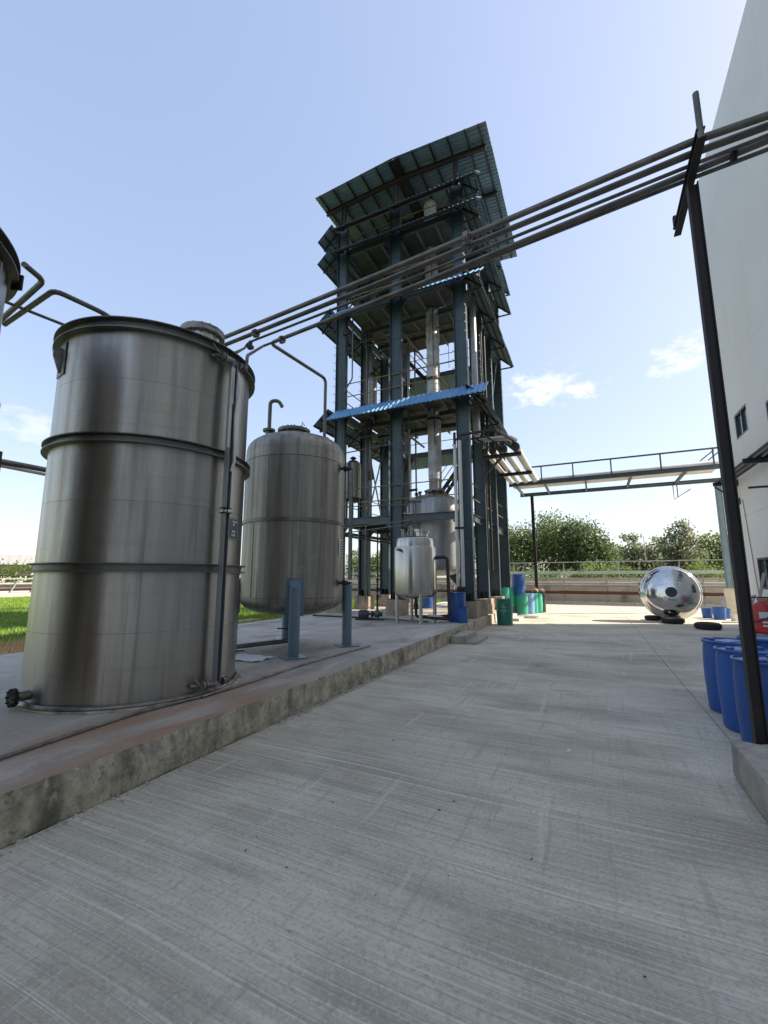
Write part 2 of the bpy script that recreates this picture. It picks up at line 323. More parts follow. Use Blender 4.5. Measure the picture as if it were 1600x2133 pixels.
m_paperstone = M('mortar_crumbs', (.62, .58, .50), (.34, .31, .26), rough=.95, ns=40)
m_kerb = M('kerb_concrete', (.48, .46, .42), (.4, .38, .34), rough=.9, ns=5)
m_soil = M('dry_soil', (.17, .12, .075), (.12, .085, .05), rough=.95, ns=2, dirt=((.06, .075, .02), 1.5, (1, 1, 1), .5, .65, .8), bump=(8, (1, 1, 1), .6, .05))
m_straw = M('straw_soil', (.60, .40, .23), (.48, .31, .17), rough=.95, ns=4, bump=(18, (1, 1, 1), .7, .04))  # base colour raised to stand in for sunlight that misses this strip
m_lawn = M('lawn_soil', (.12, .19, .03), (.15, .22, .035), rough=.95, ns=.5, bump=(6, (1, 1, 1), .8, .06))
m_grass = M('grass_blades', (.15, .25, .03), (.20, .29, .04), rough=.6, ns=.4, island=.35, spec=.2)
m_dry = M('dry_grass', (.62, .43, .22), (.50, .34, .16), rough=.7, ns=2, island=.35)
m_land = M('far_land', (.10, .12, .05), (.16, .14, .08), rough=1, ns=.02)
m_bark = M('bark', (.10, .075, .055), (.06, .045, .035), rough=.9, ns=8)
m_board = M('grey_board', (.30, .31, .31), (.2, .205, .2), rough=.7, ns=5, dirt=((.42, .42, .41), 9, (1, 1, 1), .56, .7, .6))
m_cream = M('cream_board', (.55, .50, .38), (.48, .43, .33), rough=.7, ns=4)
m_paper = M('white_paper', (.75, .75, .74), (.6, .6, .6), rough=.7, ns=20)
m_print = M('pale_print', (.35, .52, .48), (.28, .45, .41), rough=.6, ns=30)
m_sign = M('blue_sign', (.02, .035, .05), (.025, .045, .06), rough=.4)
m_signb = M('blue_sign_border', (.12, .23, .33), rough=.4)
m_signw = M('white_sign', (.6, .62, .63), rough=.5)
m_signk = M('black_print', (.02, .02, .02), rough=.5)
m_rock = M('stone', (.3, .25, .18), (.2, .17, .13), rough=.95, ns=10)
m_pump = M('green_pump_paint', (.06, .10, .08), (.04, .06, .055), rough=.5, ns=6)
m_motor = M('grey_motor_paint', (.05, .06, .075), (.03, .035, .04), rough=.5, ns=6)
m_shed = M('shed_sheet', (.34, .35, .36), (.28, .29, .3), rough=.6, ns=1, st=(3, 3, .1))
def leafmat(name, a, b):
    m = M(name, a, b, rough=.55, ns=.5, lo=.35, hi=.65, island=.45, spec=.3); t = m.node_tree; P = t.nodes['Principled BSDF']
    tr = t.nodes.new('ShaderNodeBsdfTranslucent'); mxs = t.nodes.new('ShaderNodeMixShader'); mxs.inputs[0].default_value = .58
    src = P.inputs['Base Color'].links[0].from_socket; t.links.new(src, tr.inputs['Color'])
    out = t.nodes['Material Output']; t.links.new(P.outputs[0], mxs.inputs[1]); t.links.new(tr.outputs[0], mxs.inputs[2]); t.links.new(mxs.outputs[0], out.inputs['Surface'])
    return m
m_leafA = leafmat('broad_leaf', (.20, .255, .095), (.13, .18, .065))
m_leafB = leafmat('dark_leaf', (.15, .20, .08), (.10, .14, .06))
m_leafC = leafmat('olive_leaf', (.25, .265, .155), (.17, .19, .11))
m_leafD = leafmat('bright_leaf', (.17, .22, .06), (.11, .155, .045))

# ------------------------------------------------------------------ ground and setting
def quad(x0, x1, y0, y1, z): return MB().add([(x0, y0, z), (x1, y0, z), (x1, y1, z), (x0, y1, z)], [(0, 1, 2, 3)])
struct(quad(-3000, 3000, -3000, 3000, -.30).build('terrain', m_land))
def plate(name, x0, x1, y0, y1, zt, zb, mat_):
    return struct(MB().box(((x0 + x1) / 2, (y0 + y1) / 2, (zt + zb) / 2), (x1 - x0, y1 - y0, zt - zb)).build(name, mat_, flat=True))
plate('road', -3.49, 1.192, -22, 31, 0, -.2, m_road)
plate('road', 1.204, 40, -22, 31, 0, -.2, m_road)
plate('road', -9.7, -3.50, 22.95, 31, -.004, -.2, m_road)
struct(quad(1.1, 1.3, -22, 31, -.012).build('road_joint', m_slabface))
plate('soil_strip', -47, 40, 31.16, 32.4, .02, -.2, m_soil)
plate('lawn', -47, -12.9, -25, 31, 0, -.2, m_lawn)
plate('lawn', -12.89, -9.7, 14.2, 31, .0, -.2, m_lawn)
plate('dirt_path', -12.89, -9.7, -25, 14.19, .03, -.2, m_straw)

# the raised plinth the tanks stand on, with an eroded front face
ZS = .33
def plinth():
    b = MB(); ys = [-9 + i * .05 for i in range(int((16.3 + 9) / .05) + 1)]; nz_ = 8
    rows = []
    for y in ys:
        row = []
        er = max(0, mnoise.noise(Vector((y * 1.7, 3.1, 0))) - .05) * .14 + max(0, mnoise.noise(Vector((y * 7, 1.1, 0))) - .2) * .05
        if 1.9 < y < 3.0: er += .06 * max(0, mnoise.noise(Vector((y * 6, 9, 0))) + .5)
        for k in range(nz_ + 1):
            z = k / nz_ * ZS; t = k / nz_
            n_ = mnoise.noise(Vector((y * 5, z * 9, 1.3))) * .014 + mnoise.noise(Vector((y * 17, z * 22, 4))) * .008
            x = -3.5 + n_ - er * max(0, (t - .55) / .45) ** 1.2 + .015 * mnoise.noise(Vector((y * .5, 0, 7)))
            row.append((x, y, z - (er * .45 if k == nz_ else 0)))
        rows.append(row)
    vs = [p for r_ in rows for p in r_]; fs = []
    for i in range(len(ys) - 1):
        for k in range(nz_):
            a = i * (nz_ + 1) + k; c_ = a + nz_ + 1; fs.append((a, a + 1, c_ + 1, c_) if False else (a, c_, c_ + 1, a + 1))
    b.add(vs, fs)
    # end face towards the tower
    return b, rows, nz_
pb, prow, pnz = plinth()
face = struct(pb.build('plinth_face', m_slabface, angle=60))
tb = MB(); n_ = len(prow)
vt = [r_[-1] for r_ in prow] + [(-3.62, r_[-1][1], ZS) for r_ in prow]
tb.add(vt, [(i, i + 1, n_ + i + 1, n_ + i) for i in range(n_ - 1)])
struct(tb.build('plinth_edge', m_slabtop, angle=60))
def slab_part(x0, x1, y0, y1, m_=m_slabtop): return plate('plinth', x0, x1, y0, y1, ZS, -.1, m_)
slab_part(-9.7, -3.62, -9, 5.0)
slab_part(-9.7, -3.62, 5.006, 9.59)
slab_part(-9.7, -3.62, 9.605, 16.3)
plate('plinth', -9.7, -3.5, 16.306, 22.9, ZS, -.1, m_slabtop)
# rubble and grit along the foot of the plinth
rb = MB()
for i in range(2600):
    y = random.uniform(1.5, 13) if random.random() < .35 else random.uniform(4.3, 8.6)
    x = -3.475 + abs(random.gauss(0, .045)); r_ = .005 + .022 * random.random() ** 2.5
    p = Vector((x, y, r_ * .5)); vs = [p + Vector((random.uniform(-1, 1), random.uniform(-1, 1), random.uniform(-.6, .6))) * r_ for _ in range(4)]
    rb.add(vs, [(0, 1, 2), (0, 2, 3), (0, 3, 1), (1, 3, 2)])
o = rb.build('rubble', m_paperstone, flat=True); o['kind'] = 'stuff'
gb = MB()
for i in range(420):
    x = random.uniform(-3.3, 1.1); y = 2 + 16 * random.random() ** 1.6; r_ = random.choice((.004, .006, .008, .012)) * random.uniform(.6, 1.3)
    if random.random() < .3: x, y = -1.05 + random.gauss(0, .09), 9.15 + random.gauss(0, .16)
    p = Vector((x, y, r_ * .4)); vs = [p + Vector((random.uniform(-1, 1), random.uniform(-1, 1), random.uniform(-.5, .5))) * r_ for _ in range(4)]
    gb.add(vs, [(0, 1, 2), (0, 2, 3), (0, 3, 1), (1, 3, 2)])
o = gb.build('grit', m_cyl, flat=True); o['kind'] = 'stuff'
# steps up to the plinth
st_ = thing('concrete_steps', 'two small concrete steps at the foot of the tank plinth', 'steps', (-3.2, 11.6, 0))
rough_box((-3.29, 11.95, .10), (.36, 1.4, .20), .07, .008).build('step', m_block, st_); rough_box((-2.95, 12.0, .04), (.32, 1.4, .08), .07, .008).build('step', m_block, st_)
st_ = thing('tower_steps', 'pale sunlit stair of three concrete steps beside the green drums', 'steps', (-3.1, 18.5, 0))
for k in range(3): MB().box((-3.50 + .13 + k * .26, 18.6, (.33 - k * .11) / 2 - .002), (.255, 1.3, .33 - k * .11)).build('step', m_kerb, st_)
# kerb along the back boundary
kb = struct(MB().box((-3, 31.08, -.06), (88, .10, .1)).build('kerb', m_kerb))
k0 = MB().box((0, 0, 0), (.485, .14, .2)).build('kerb_stone', m_kerb, kb); first = True
for i in range(88):
    x = -33 + i * .5
    Mx = Matrix.Translation((x, 31.07 + random.uniform(-.008, .008), .075 + random.uniform(-.008, .008))) @ Matrix.Rotation(random.uniform(-.01, .01), 4, 'Z')
    if first: k0.matrix_basis = Mx; first = False
    else: inst(k0, kb, Mx)

# grass
gr = MB()
def blades(n, fx, h0, h1, w, b):
    for i in range(n):
        x, y, z = fx(); a = random.uniform(0, 6.28); h = random.uniform(h0, h1); lx, ly = random.gauss(0, .35) * h, random.gauss(0, .35) * h
        dx, dy = math.cos(a) * w, math.sin(a) * w
        b.add([(x - dx, y - dy, z), (x + dx, y + dy, z), (x + lx, y + ly, z + h)], [(0, 1, 2)])
def lawn_pt():
    while True:
        x = -12.9 - 33 * random.random() ** 1.4; y = random.uniform(2, 30.8)
        t = x / y
        if -2.6 < t < -1.5 or (-1.0 < t < -.5): return x, y, 0
blades(60000, lawn_pt, .06, .16, .012, gr)
blades(9000, lambda: (random.uniform(-12.9, -9.8), random.uniform(14.2, 30), 0), .08, .3, .012, gr)
blades(5000, lambda: (random.uniform(-11.6, -9.75), random.uniform(8.5, 16.5), 0.02), .08, .32, .01, gr)
o = gr.build('grass', m_grass, flat=True); o['kind'] = 'stuff'
dg = MB()
blades(5000, lambda: (random.uniform(-13.4, -10.6), random.uniform(4.2, 8.0), .02), .05, .28, .007, dg)
blades(2500, lambda: (random.uniform(-11.8, -9.8), random.uniform(8.5, 13.9), .02), .05, .25, .007, dg)
o = dg.build('dry_grass', m_dry, flat=True); o['kind'] = 'stuff'

# ------------------------------------------------------------------ white building
WX, WY, WH = 5.1, 20.6, 18.2
bd = thing('factory_building', 'tall plain white factory building along the right of the yard', 'building', (WX, WY, 0))
# courses of panels, 6 mm apart, on the face towards the yard; windows leave openings
wins = [(17.95, 19.3, 6.68, 7.62), (17.45, 18.85, 1.32, 2.36), (15.0, 16.3, 6.2, 7.0)]
core = MB().box((WX + 10.03, WY - 20 + .02, WH / 2 - .1), (19.7, 39.8, WH - .2)).build('wall', m_wall, bd, flat=True)
zc = [0, 3.9, 9.3, WH]
for k in range(3):
    z0, z1 = zc[k] + (.003 if k else -.05), zc[k + 1] - .003
    cuts = [-20, -8, 4, 13.4, WY]
    for y0, y1 in zip(cuts, cuts[1:]):
        y0 += .003; y1 -= .003
        ws = sorted((max(w[0], y0), min(w[1], y1), w[2], w[3]) for w in wins if w[2] < z1 and w[3] > z0 and w[0] < y1 and w[1] > y0)
        b = MB(); T = .16; xc = WX + T / 2
        def bx(ya, yb, za, zb):
            if yb - ya > .002 and zb - za > .002: b.box((xc, (ya + yb) / 2, (za + zb) / 2), (T, yb - ya, zb - za))
        cur = y0
        for wa, wb, wz0, wz1 in ws:
            bx(cur, wa, z0, z1); bx(wa, wb, z0, max(z0, wz0)); bx(wa, wb, min(z1, wz1), z1); cur = wb
        bx(cur, y1, z0, z1)
        b.build('wall_panel', m_wall, bd, flat=True)
for (ya, yb, za, zb) in wins:
    f = MB()
    for yy in (ya + .035, yb - .035): f.box((WX + .06, yy, (za + zb) / 2), (.10, .07, zb - za))
    for zz in (za + .035, zb - .035): f.box((WX + .06, (ya + yb) / 2, zz), (.10, yb - ya - .14, .07))
    f.box((WX + .06, (ya + yb) / 2, (za + zb) / 2), (.08, .05, zb - za - .14))
    w = f.build('window', m_frame, bd, flat=True)
    MB().box((WX + .09, (ya * 1.5 + yb * .5) / 2 + .03, (za + zb) / 2), (.012, (yb - ya) / 2 - .1, zb - za - .15)).build('pane', m_glass, w, flat=True)
    MB().box((WX + .09, (ya * .5 + yb * 1.5) / 2 - .03, (za + zb) / 2), (.012, (yb - ya) / 2 - .1, zb - za - .15)).build('pane', m_glass, w, flat=True)
# conduit down the wall
MB().tube([(WX - .02, 19.45, 4.5), (WX - .02, 19.05, 1.4), (WX - .02, 18.95, .05)], .012, 6).build('conduit', m_tan, bd)

# wall brackets and the pipe run they carry along the wall
wr = thing('wall_pipe_run', 'dark pipes on steel brackets along the white wall above the drums', 'pipes', (WX, 18, 5.3))
MB().hbeam((WX - .02, 19.85, 5.2), (WX - .75, 19.85, 5.2), .13, .1).build('bracket', m_blk, wr)
MB().bar((WX - .02, 19.85, 4.5), (WX - .7, 19.85, 5.1), .05, .05).build('brace', m_blk, wr)
MB().box((WX - .012, 19.85, 5.2), (.02, .22, .26)).build('wall_plate', m_blk, wr); MB().box((WX - .012, 19.85, 4.5), (.02, .2, .24)).build('wall_plate', m_blk, wr)
MB().hbeam((WX - .02, 16.2, 5.2), (WX - .75, 16.2, 5.2), .16, .12).build('bracket', m_blk, wr)
for dx, rr in ((.16, .05), (.34, .065), (.55, .05)):
    MB().tube([(WX - dx, 20.5, 5.27 + rr), (WX - dx, 4.0, 5.27 + rr)], rr, 10).build('pipe', m_brown, wr)
MB().bar((WX - .02, 16.0, 4.35), (WX - .75, 16.0, 4.35), .05, .06).build('bracket', m_blk, wr)

# ------------------------------------------------------------------ storage tanks
def shell_patch(C, Rr, a0, a1, z0, z1, off, n=6):
    b = MB(); vs = []
    for k in range(n + 1):
        a = a0 + (a1 - a0) * k / n
        for rr in (Rr + off, Rr + off + .003):
            for z in (z0, z1): vs.append((C[0] + rr * math.cos(a), C[1] + rr * math.sin(a), z))
    fs = []
    for k in range(n):
        o_ = k * 4; fs += [(o_ + 2, o_ + 6, o_ + 7, o_ + 3), (o_ + 1, o_ + 3, o_ + 7, o_ + 5), (o_, o_ + 4, o_ + 6, o_ + 2), (o_, o_ + 1, o_ + 5, o_ + 4)]
    fs += [(0, 2, 3, 1), (4 * n, 4 * n + 1, 4 * n + 3, 4 * n + 2)]
    return b.add(vs, fs)
def ring(b, c, z, r0, r1, h, n=96):
    """rolled channel: web against the shell, two flanges standing out"""
    b.lathe([(r0, z), (r1, z), (r1, z + .012), (r0 + .014, z + .018), (r0 + .014, z + h - .018), (r1, z + h - .012), (r1, z + h), (r0, z + h)], c, n)
def flange(b, p, d, r, t, n=20):
    d = Vector(d).normalized(); q = d.to_track_quat('Z', 'Y').to_matrix(); b.lathe([(0, 0), (r, 0), (r, t), (0, t)], p, n, q)
def bolts(b, p, d, r, k, br=.012, t=.03):
    d = Vector(d).normalized(); q = d.to_track_quat('Z', 'Y').to_matrix()
    for i in range(k):
        a = 2 * math.pi * i / k; c = Vector(p) + q @ Vector((math.cos(a) * r, math.sin(a) * r, 0)); b.lathe([(0, -t), (br, -t), (br, t), (0, t)], c, 6, q)
def flat_tank(c, label, detail=True):
    t = thing('storage_tank', label, 'tank', (c[0], c[1], ZS)); z0 = ZS; C = (c[0], c[1], 0); Rr = 1.2
    # shell courses
    for za, zb in ((z0 + .02, 1.80), (1.803, 3.26), (3.263, 4.68)):
        zm = za + (zb - za) * .52
        for ya, yb in ((za, zm - .0008), (zm + .0008, zb)): MB().lathe([(Rr - .001, ya), (Rr, ya + .0008), (Rr, yb - .0008), (Rr - .001, yb)], C, 160).build('shell_course', m_steelA, t, angle=30)
    MB().lathe([(Rr, 4.66), (Rr + .02, 4.68), (.4, 5.02), (0, 5.12)], C, 96).build('roof', m_steelB, t)
    b = MB(); ring(b, C, 4.60, Rr, Rr + .085, .13); b.build('rim', m_dark, t)
    b = MB(); ring(b, C, 3.225, Rr, Rr + .075, .10); b.build('stiffener_ring', m_dark, t)
    b = MB(); ring(b, C, 1.765, Rr, Rr + .075, .10); b.build('stiffener_ring', m_dark, t)
    p = [(c[0] + (Rr + .035) * math.cos(a), c[1] + (Rr + .035) * math.sin(a), z0 + .03) for a in [2 * math.pi * k / 96 for k in range(97)]]
    MB().tube(p, .028, 8, caps=False).build('base_ring', m_fit, t)
    MB().lathe([(0, z0 + .003), (Rr + .10, z0 + .003), (Rr + .085, z0 + .018), (0, z0 + .019)], C, 96).build('base_plate', m_slabface, t)
    return t, C, Rr
def lug(t, C, Rr, ang, z):
    d = Vector((math.cos(ang), math.sin(ang), 0)); s_ = Vector((-math.sin(ang), math.cos(ang), 0)); o_ = Vector(C) + Vector((0, 0, z)) + d * Rr
    b = MB(); pr = [(0, -.20), (.03, -.20), (.10, .0), (.10, .08), (.05, .12), (0, .12)]
    vs = [o_ + d * x + Vector((0, 0, zz)) + s_ * k for k in (-.012, .012) for x, zz in pr]; n_ = len(pr)
    b.add(vs, [tuple(range(n_))[::-1], tuple(range(n_, 2 * n_))] + [(i, (i + 1) % n_, n_ + (i + 1) % n_, n_ + i) for i in range(n_)])
    b.box(o_ + d * .006 + Vector((0, 0, -.03)), (.012, .24, .42), math.atan2(d.y, d.x))
    b.build('lifting_lug', m_fit, t)
t1, C1, R1 = flat_tank((-5.46, 3.92), 'brushed stainless storage tank with hatch, gauge column and blue sign, nearest on the plinth')
lug(t1, C1, R1, math.atan2(-.98, -.22), 4.38)
# roof hatch
hc = (-5.08, 4.24)
b = MB().lathe([(.26, 4.8), (.26, 5.27)], (*hc, 0), 40).build('hatch_neck', m_steelC, t1)
b = MB().lathe([(.0, 5.27), (.31, 5.27), (.315, 5.28), (.315, 5.305), (.31, 5.315), (.31, 5.33), (.315, 5.34), (.315, 5.365), (.2, 5.385), (0, 5.39)], (*hc, 0), 40); bolts(b, (*hc, 5.32), (0, 0, 1), .285, 16, .014, .065); b.build('hatch_cover', m_fit, t1)
MB().tube([(-5.36, 4.05, 5.34), (-5.5, 3.97, 5.38)], .02, 8).build('hatch_handle', m_fit, t1)
# level gauge column: two channel lengths with a split clamp, on stub pipes
ga = .04
gd = Vector((math.cos(ga), math.sin(ga), 0)); gs = Vector((-math.sin(ga), math.cos(ga), 0))
def G(dr, ds, z): return Vector((C1[0], C1[1], z)) + gd * (R1 + dr) + gs * ds
gz = ((.47, 2.50), (2.58, 4.53))
for za, zb in gz:
    b = MB(); rz = ga
    b.box(G(.13, -.036, (za + zb) / 2), (.07, .006, zb - za), rz); b.box(G(.098, 0, (za + zb) / 2), (.006, .066, zb - za), rz); b.box(G(.13, .036, (za + zb) / 2), (.07, .006, zb - za), rz)
    b.build('gauge_channel', m_clad, t1)
    MB().tube([G(.13, 0, za + .01), G(.13, 0, zb - .01)], .016, 8).build('gauge_tube', m_glass, t1)
b = MB().box(G(.13, 0, 2.51), (.10, .11, .012), ga).box(G(.13, 0, 2.57), (.10, .11, .012), ga)
for k in (-.03, .03): b.tube([G(.13, k, 2.49), G(.13, k, 2.59)], .008, 6)
b.build('gauge_clamp', m_blk, t1)
MB().box(G(.155, -.03, 4.2), (.012, .06, .5), ga + .1).box(G(.16, -.05, 3.7), (.01, .04, .7), ga - .1).tube([G(.17, .05, 4.4), G(.19, .06, 4.1), G(.15, .05, 3.9), G(.18, .03, 3.6), G(.17, .06, 3.2), G(.16, .02, 3.05)], .018, 6).build('torn_wrapping', m_white, t1)
def valve_set(t, z, flip=1, name='gauge_valve'):
    b = MB(); b.tube([G(.0, -.25, z), G(.08, -.22, z)], .025, 8); b.tube([G(.06, -.25, z), G(.10, .10, z)], .022, 8)
    flange(b, G(.10, -.19, z), gs, .055, .018); flange(b, G(.10, -.15, z), gs, .055, .018); b.tube([G(.10, -.15, z), G(.12, .0, z)], .042, 10)
    b.tube([G(.1, -.22, z + .02), G(.05, -.30, z + .13)], .009, 6); flange(b, G(.13, .1, z), gs, .045, .02); b.tube([G(.13, .1, z), G(.13, .17, z)], .014, 6)
    p = [G(.13, .17, z) + gd * (math.cos(a) * .04) + Vector((0, 0, math.sin(a) * .04)) for a in [k * math.pi / 6 for k in range(13)]]; b.tube(p, .006, 6, caps=False)
    return b.build(name, m_fit, t)
valve_set(t1, .46); valve_set(t1, 4.55)
MB().tube([G(.13, 0, .46), G(.13, 0, .36), G(.13, -.2, .35)], .014, 6, bend=.03).build('drain_tail', m_fit, t1)
# bottom outlet with blind flange
nd = Vector((-5.50 - C1[0], 2.70 - C1[1], 0)).normalized(); nd = Vector((-.0605, -.998, 0)).normalized()
p0 = Vector((-5.532, 2.73, .46)); b = MB().tube([p0, p0 + nd * .17], .05, 14); b.build('outlet_nozzle', m_fit, t1)
b = MB(); flange(b, p0 + nd * .13, nd, .095, .018); flange(b, p0 + nd * .152, nd, .095, .018); bolts(b, p0 + nd * .15, nd, .075, 8, .011, .035); b.build('outlet_flange', m_brown, t1)
# identification sign wrapped to the shell behind the gauge
sa = .135
sg = shell_patch(C1, R1, sa, sa + .30, 2.20, 2.50, .004).build('sign', m_signb, t1, 'dark blue sign plate with white print, half hidden by the gauge')
shell_patch(C1, R1, sa + .02, sa + .28, 2.225, 2.475, .0085).build('sign_face', m_sign, sg)
for a0, a1, za, zb in ((.15, .27, 2.435, 2.455), (.16, .20, 2.39, 2.42), (.15, .21, 2.30, 2.325), (.14, .22, 2.25, 2.275), (.21, .215, 2.25, 2.33)):
    shell_patch(C1, R1, sa + a0, sa + a1, za, zb, .013, 3).build('print', m_signw, sg)
t0, C0, R0 = flat_tank((-5.47, .75), 'brushed stainless storage tank cut off by the left edge of the photo')
lug(t0, C0, R0, math.atan2(.8, .9), 4.36)
b = MB().box((-5.0, 1.93, 4.62), (.10, .02, .16), .5); b.build('rim_bracket', m_brown, t0)

# bent pipes bridging the two tanks' roofs
def pipe_thing(name, label, pts, r, m_, bend=.12, n=12, group=None, cat='pipe'):
    o_ = MB().tube(pts, r, n, bend=bend).build(name, m_); return tag(o_, label, cat, group)
pipe_thing('vent_pipe', 'short bent grey pipe leaving the rim of the tank at the left edge', [(-5.02, 1.97, 4.86), (-5.2, 2.23, 4.91), (-6.3, 2.37, 4.9), (-6.9, 2.45, 4.9)], .030, m_pipe, .1, group='pipes joining the two flat tanks')
pipe_thing('vent_pipe', 'long bent grey pipe crossing onto the roof of the gauge tank', [(-6.6, 2.48, 4.92), (-5.25, 2.36, 4.9), (-5.18, 2.88, 4.9), (-5.18, 3.1, 4.85)], .030, m_pipe, .1, group='pipes joining the two flat tanks')
pipe_thing('vent_pipe', 'thin straight grey pipe behind the bent one, above the tank rim', [(-6.1, 1.7, 4.9), (-5.86, 2.95, 4.9), (-5.8, 3.3, 4.86)], .019, m_pipe, .05, group='pipes joining the two flat tanks')

# ------------------------------------------------------------------ domed tank on four blue legs
C2 = (-5.48, 7.14, 0); R2 = 1.01
t2 = thing('domed_tank', 'dull stainless domed tank standing on four blue-grey legs', 'tank', (C2[0], C2[1], ZS))
def dish(Rr, h, n=14, e=.80): return [(Rr * max(0, math.cos(a)) ** e if k < n else 0, h * math.sin(a) ** e) for k, a in [(k, k * math.pi / 2 / n) for k in range(n + 1)]]
MB().lathe([(0 if r < 1e-6 else r, 1.33 - h) for r, h in reversed(dish(R2, .34))], C2, 96).build('bottom_dish', m_steelB, t2)
MB().lathe([(R2 - .004, 1.333), (R2, 1.336), (R2, 2.743), (R2 - .004, 2.747)], C2, 120).build('shell_course', m_steelB, t2, angle=25)
MB().lathe([(R2, 2.80), (R2 + .004, 2.803), (R2 + .004, 3.985), (R2, 3.989)], C2, 120).build('shell_course', m_steelB, t2, angle=25)
MB().lathe([(R2, 3.995), (R2 + .004, 3.998), (R2 + .004, 4.186), (R2, 4.19)], C2, 120).build('shell_course', m_steelB, t2, angle=25)
MB().lathe([(0 if r < 1e-6 else r, 4.193 + h) for r, h in dish(R2, .44, 14)], C2, 96).build('top_dish', m_steelB, t2)
MB().lathe([(R2, 2.735), (R2 + .022, 2.74), (R2 + .024, 2.80), (R2, 2.81)], C2, 96).build('weld_band', m_dark, t2)
for a, z0_, z1_ in ((-.95, 1.34, 2.74), (-1.75, 1.34, 2.74), (-1.45, 2.81, 3.98), (-.55, 4.0, 4.18), (-1.15, 4.0, 4.18)):
    d = Vector((math.cos(a), math.sin(a), 0)); MB().bar(Vector(C2) + d * (R2 + .004) + Vector((0, 0, z0_)), Vector(C2) + d * (R2 + .004) + Vector((0, 0, z1_)), .010, .006, d).build('weld_seam', m_dark, t2)
for i, a in enumerate((-50, 38, 133, -140)):
    d = Vector((math.cos(R(a)), math.sin(R(a)), 0)); c_ = Vector(C2) + d * 1.115
    b = MB(); n_ = 28; o_ = []
    for k in range(n_):
        th = 2 * math.pi * k / n_; q = c_ + Vector((math.cos(th) * .098, math.sin(th) * .098, 0)); o_.append(q)
    zt = [1.60 - (q - c_).dot(d) * .75 for q in o_]
    b.add([q + Vector((0, 0, ZS + .022)) for q in o_] + [q + Vector((0, 0, z)) for q, z in zip(o_, zt)], [(k, (k + 1) % n_, n_ + (k + 1) % n_, n_ + k) for k in range(n_)] + [tuple(range(n_, 2 * n_)), tuple(reversed(range(n_)))])
    lg = b.build('leg', m_leg, t2)
    MB().box(c_ + Vector((0, 0, ZS + .011)), (.40, .40, .022), R(a) + .25).build('foot_plate', m_leg, lg)
    ang = R(a); shell_patch(C2, R2, ang - .16, ang + .16, 1.02, 1.70, .003).build('leg_pad', m_leg, lg)
# top manhole, vent gooseneck, nozzle
mc = Vector((-5.46, 7.0, 0))
b = MB().lathe([(.27, 4.5), (.27, 4.70), (.335, 4.70), (.335, 4.725), (.33, 4.73), (.335, 4.735), (.335, 4.76), (.2, 4.79), (0, 4.80)], mc, 40); bolts(b, mc + Vector((0, 0, 4.73)), (0, 0, 1), .305, 14, .013, .055); b.build('manhole', m_dark, t2)
for k in (-.3, .0, .28): MB().tube([(mc.x + k, mc.y - .1, 4.76), (mc.x + k, mc.y - .1, 4.87), (mc.x + k + .06, mc.y - .1, 4.78)], .009, 6).build('manhole_handle', m_fit, t2)
vx, vy = -6.02, 6.87
b = MB().tube([(vx, vy, 4.40), (vx, vy, 4.82)], .075, 14); flange(b, (vx, vy, 4.78), (0, 0, 1), .13, .022); flange(b, (vx, vy, 4.805), (0, 0, 1), .13, .022); b.build('vent_neck', m_pipe, t2)
MB().tube([(vx, vy, 4.82), (vx, vy, 5.47), (vx + .13, vy + .12, 5.50), (vx + .19, vy + .17, 5.36)], .04, 12, bend=.11).build('vent_gooseneck', m_pipe, t2)
# side gauge with valve sets
g2a = .22
d2 = Vector((math.cos(g2a), math.sin(g2a), 0)); s2 = Vector((-math.sin(g2a), math.cos(g2a), 0))
def G2(dr, ds, z): return Vector((C2[0], C2[1], z)) + d2 * (R2 + dr) + s2 * ds
for za, zb in ((1.66, 2.70), (2.71, 3.86)):
    b = MB(); b.box(G2(.20, -.03, (za + zb) / 2), (.06, .006, zb - za), g2a); b.box(G2(.168, 0, (za + zb) / 2), (.006, .054, zb - za), g2a); b.box(G2(.20, .03, (za + zb) / 2), (.06, .006, zb - za), g2a); b.build('gauge_channel', m_fit, t2)
for z in (1.60, 3.90):
    b = MB().tube([G2(-.02, -.05, z), G2(.2, 0, z)], .028, 10); flange(b, G2(.06, -.03, z), d2, .06, .02); flange(b, G2(.085, -.03, z), d2, .06, .02); b.tube([G2(.11, -.02, z), G2(.16, -.01, z)], .045, 10)
    b.tube([G2(.02, -.06, z), G2(-.0, -.2, z + .06)], .008, 6); b.tube([G2(.2, -.03, z), G2(.2, .08, z)], .02, 8); b.build('gauge_valve', m_blk, t2)
lb = shell_patch(C2, R2 + .004, .10, .36, 2.13, 2.46, .004, 4).build('label_plate', m_signw, t2, 'narrow white label plate with rows of dark print')
for k in range(6): shell_patch(C2, R2 + .004, .18, .34, 2.155 + k * .05, 2.18 + k * .05, .0085, 3).build('print', m_signk, lb)
# outlet and drain pipe under the tank
b = MB().tube([(C2[0] + .05, C2[1], 1.02), (C2[0] + .05, C2[1], .48), (-6.05, 5.75, .46)], .042, 12, bend=.1); flange(b, (C2[0] + .05, C2[1], .86), (0, 0, 1), .085, .02); flange(b, (C2[0] + .05, C2[1], .80), (0, 0, 1), .085, .02); b.tube([(C2[0] + .05, C2[1], .78), (C2[0] + .05, C2[1], .62)], .065, 10); b.build('drain_pipe', m_pipe, t2)
MB().tube([(C2[0] + .05, C2[1] - .05, .7), (C2[0] - .15, C2[1] - .25, .72)], .012, 6).build('valve_lever', m_blk, t2)

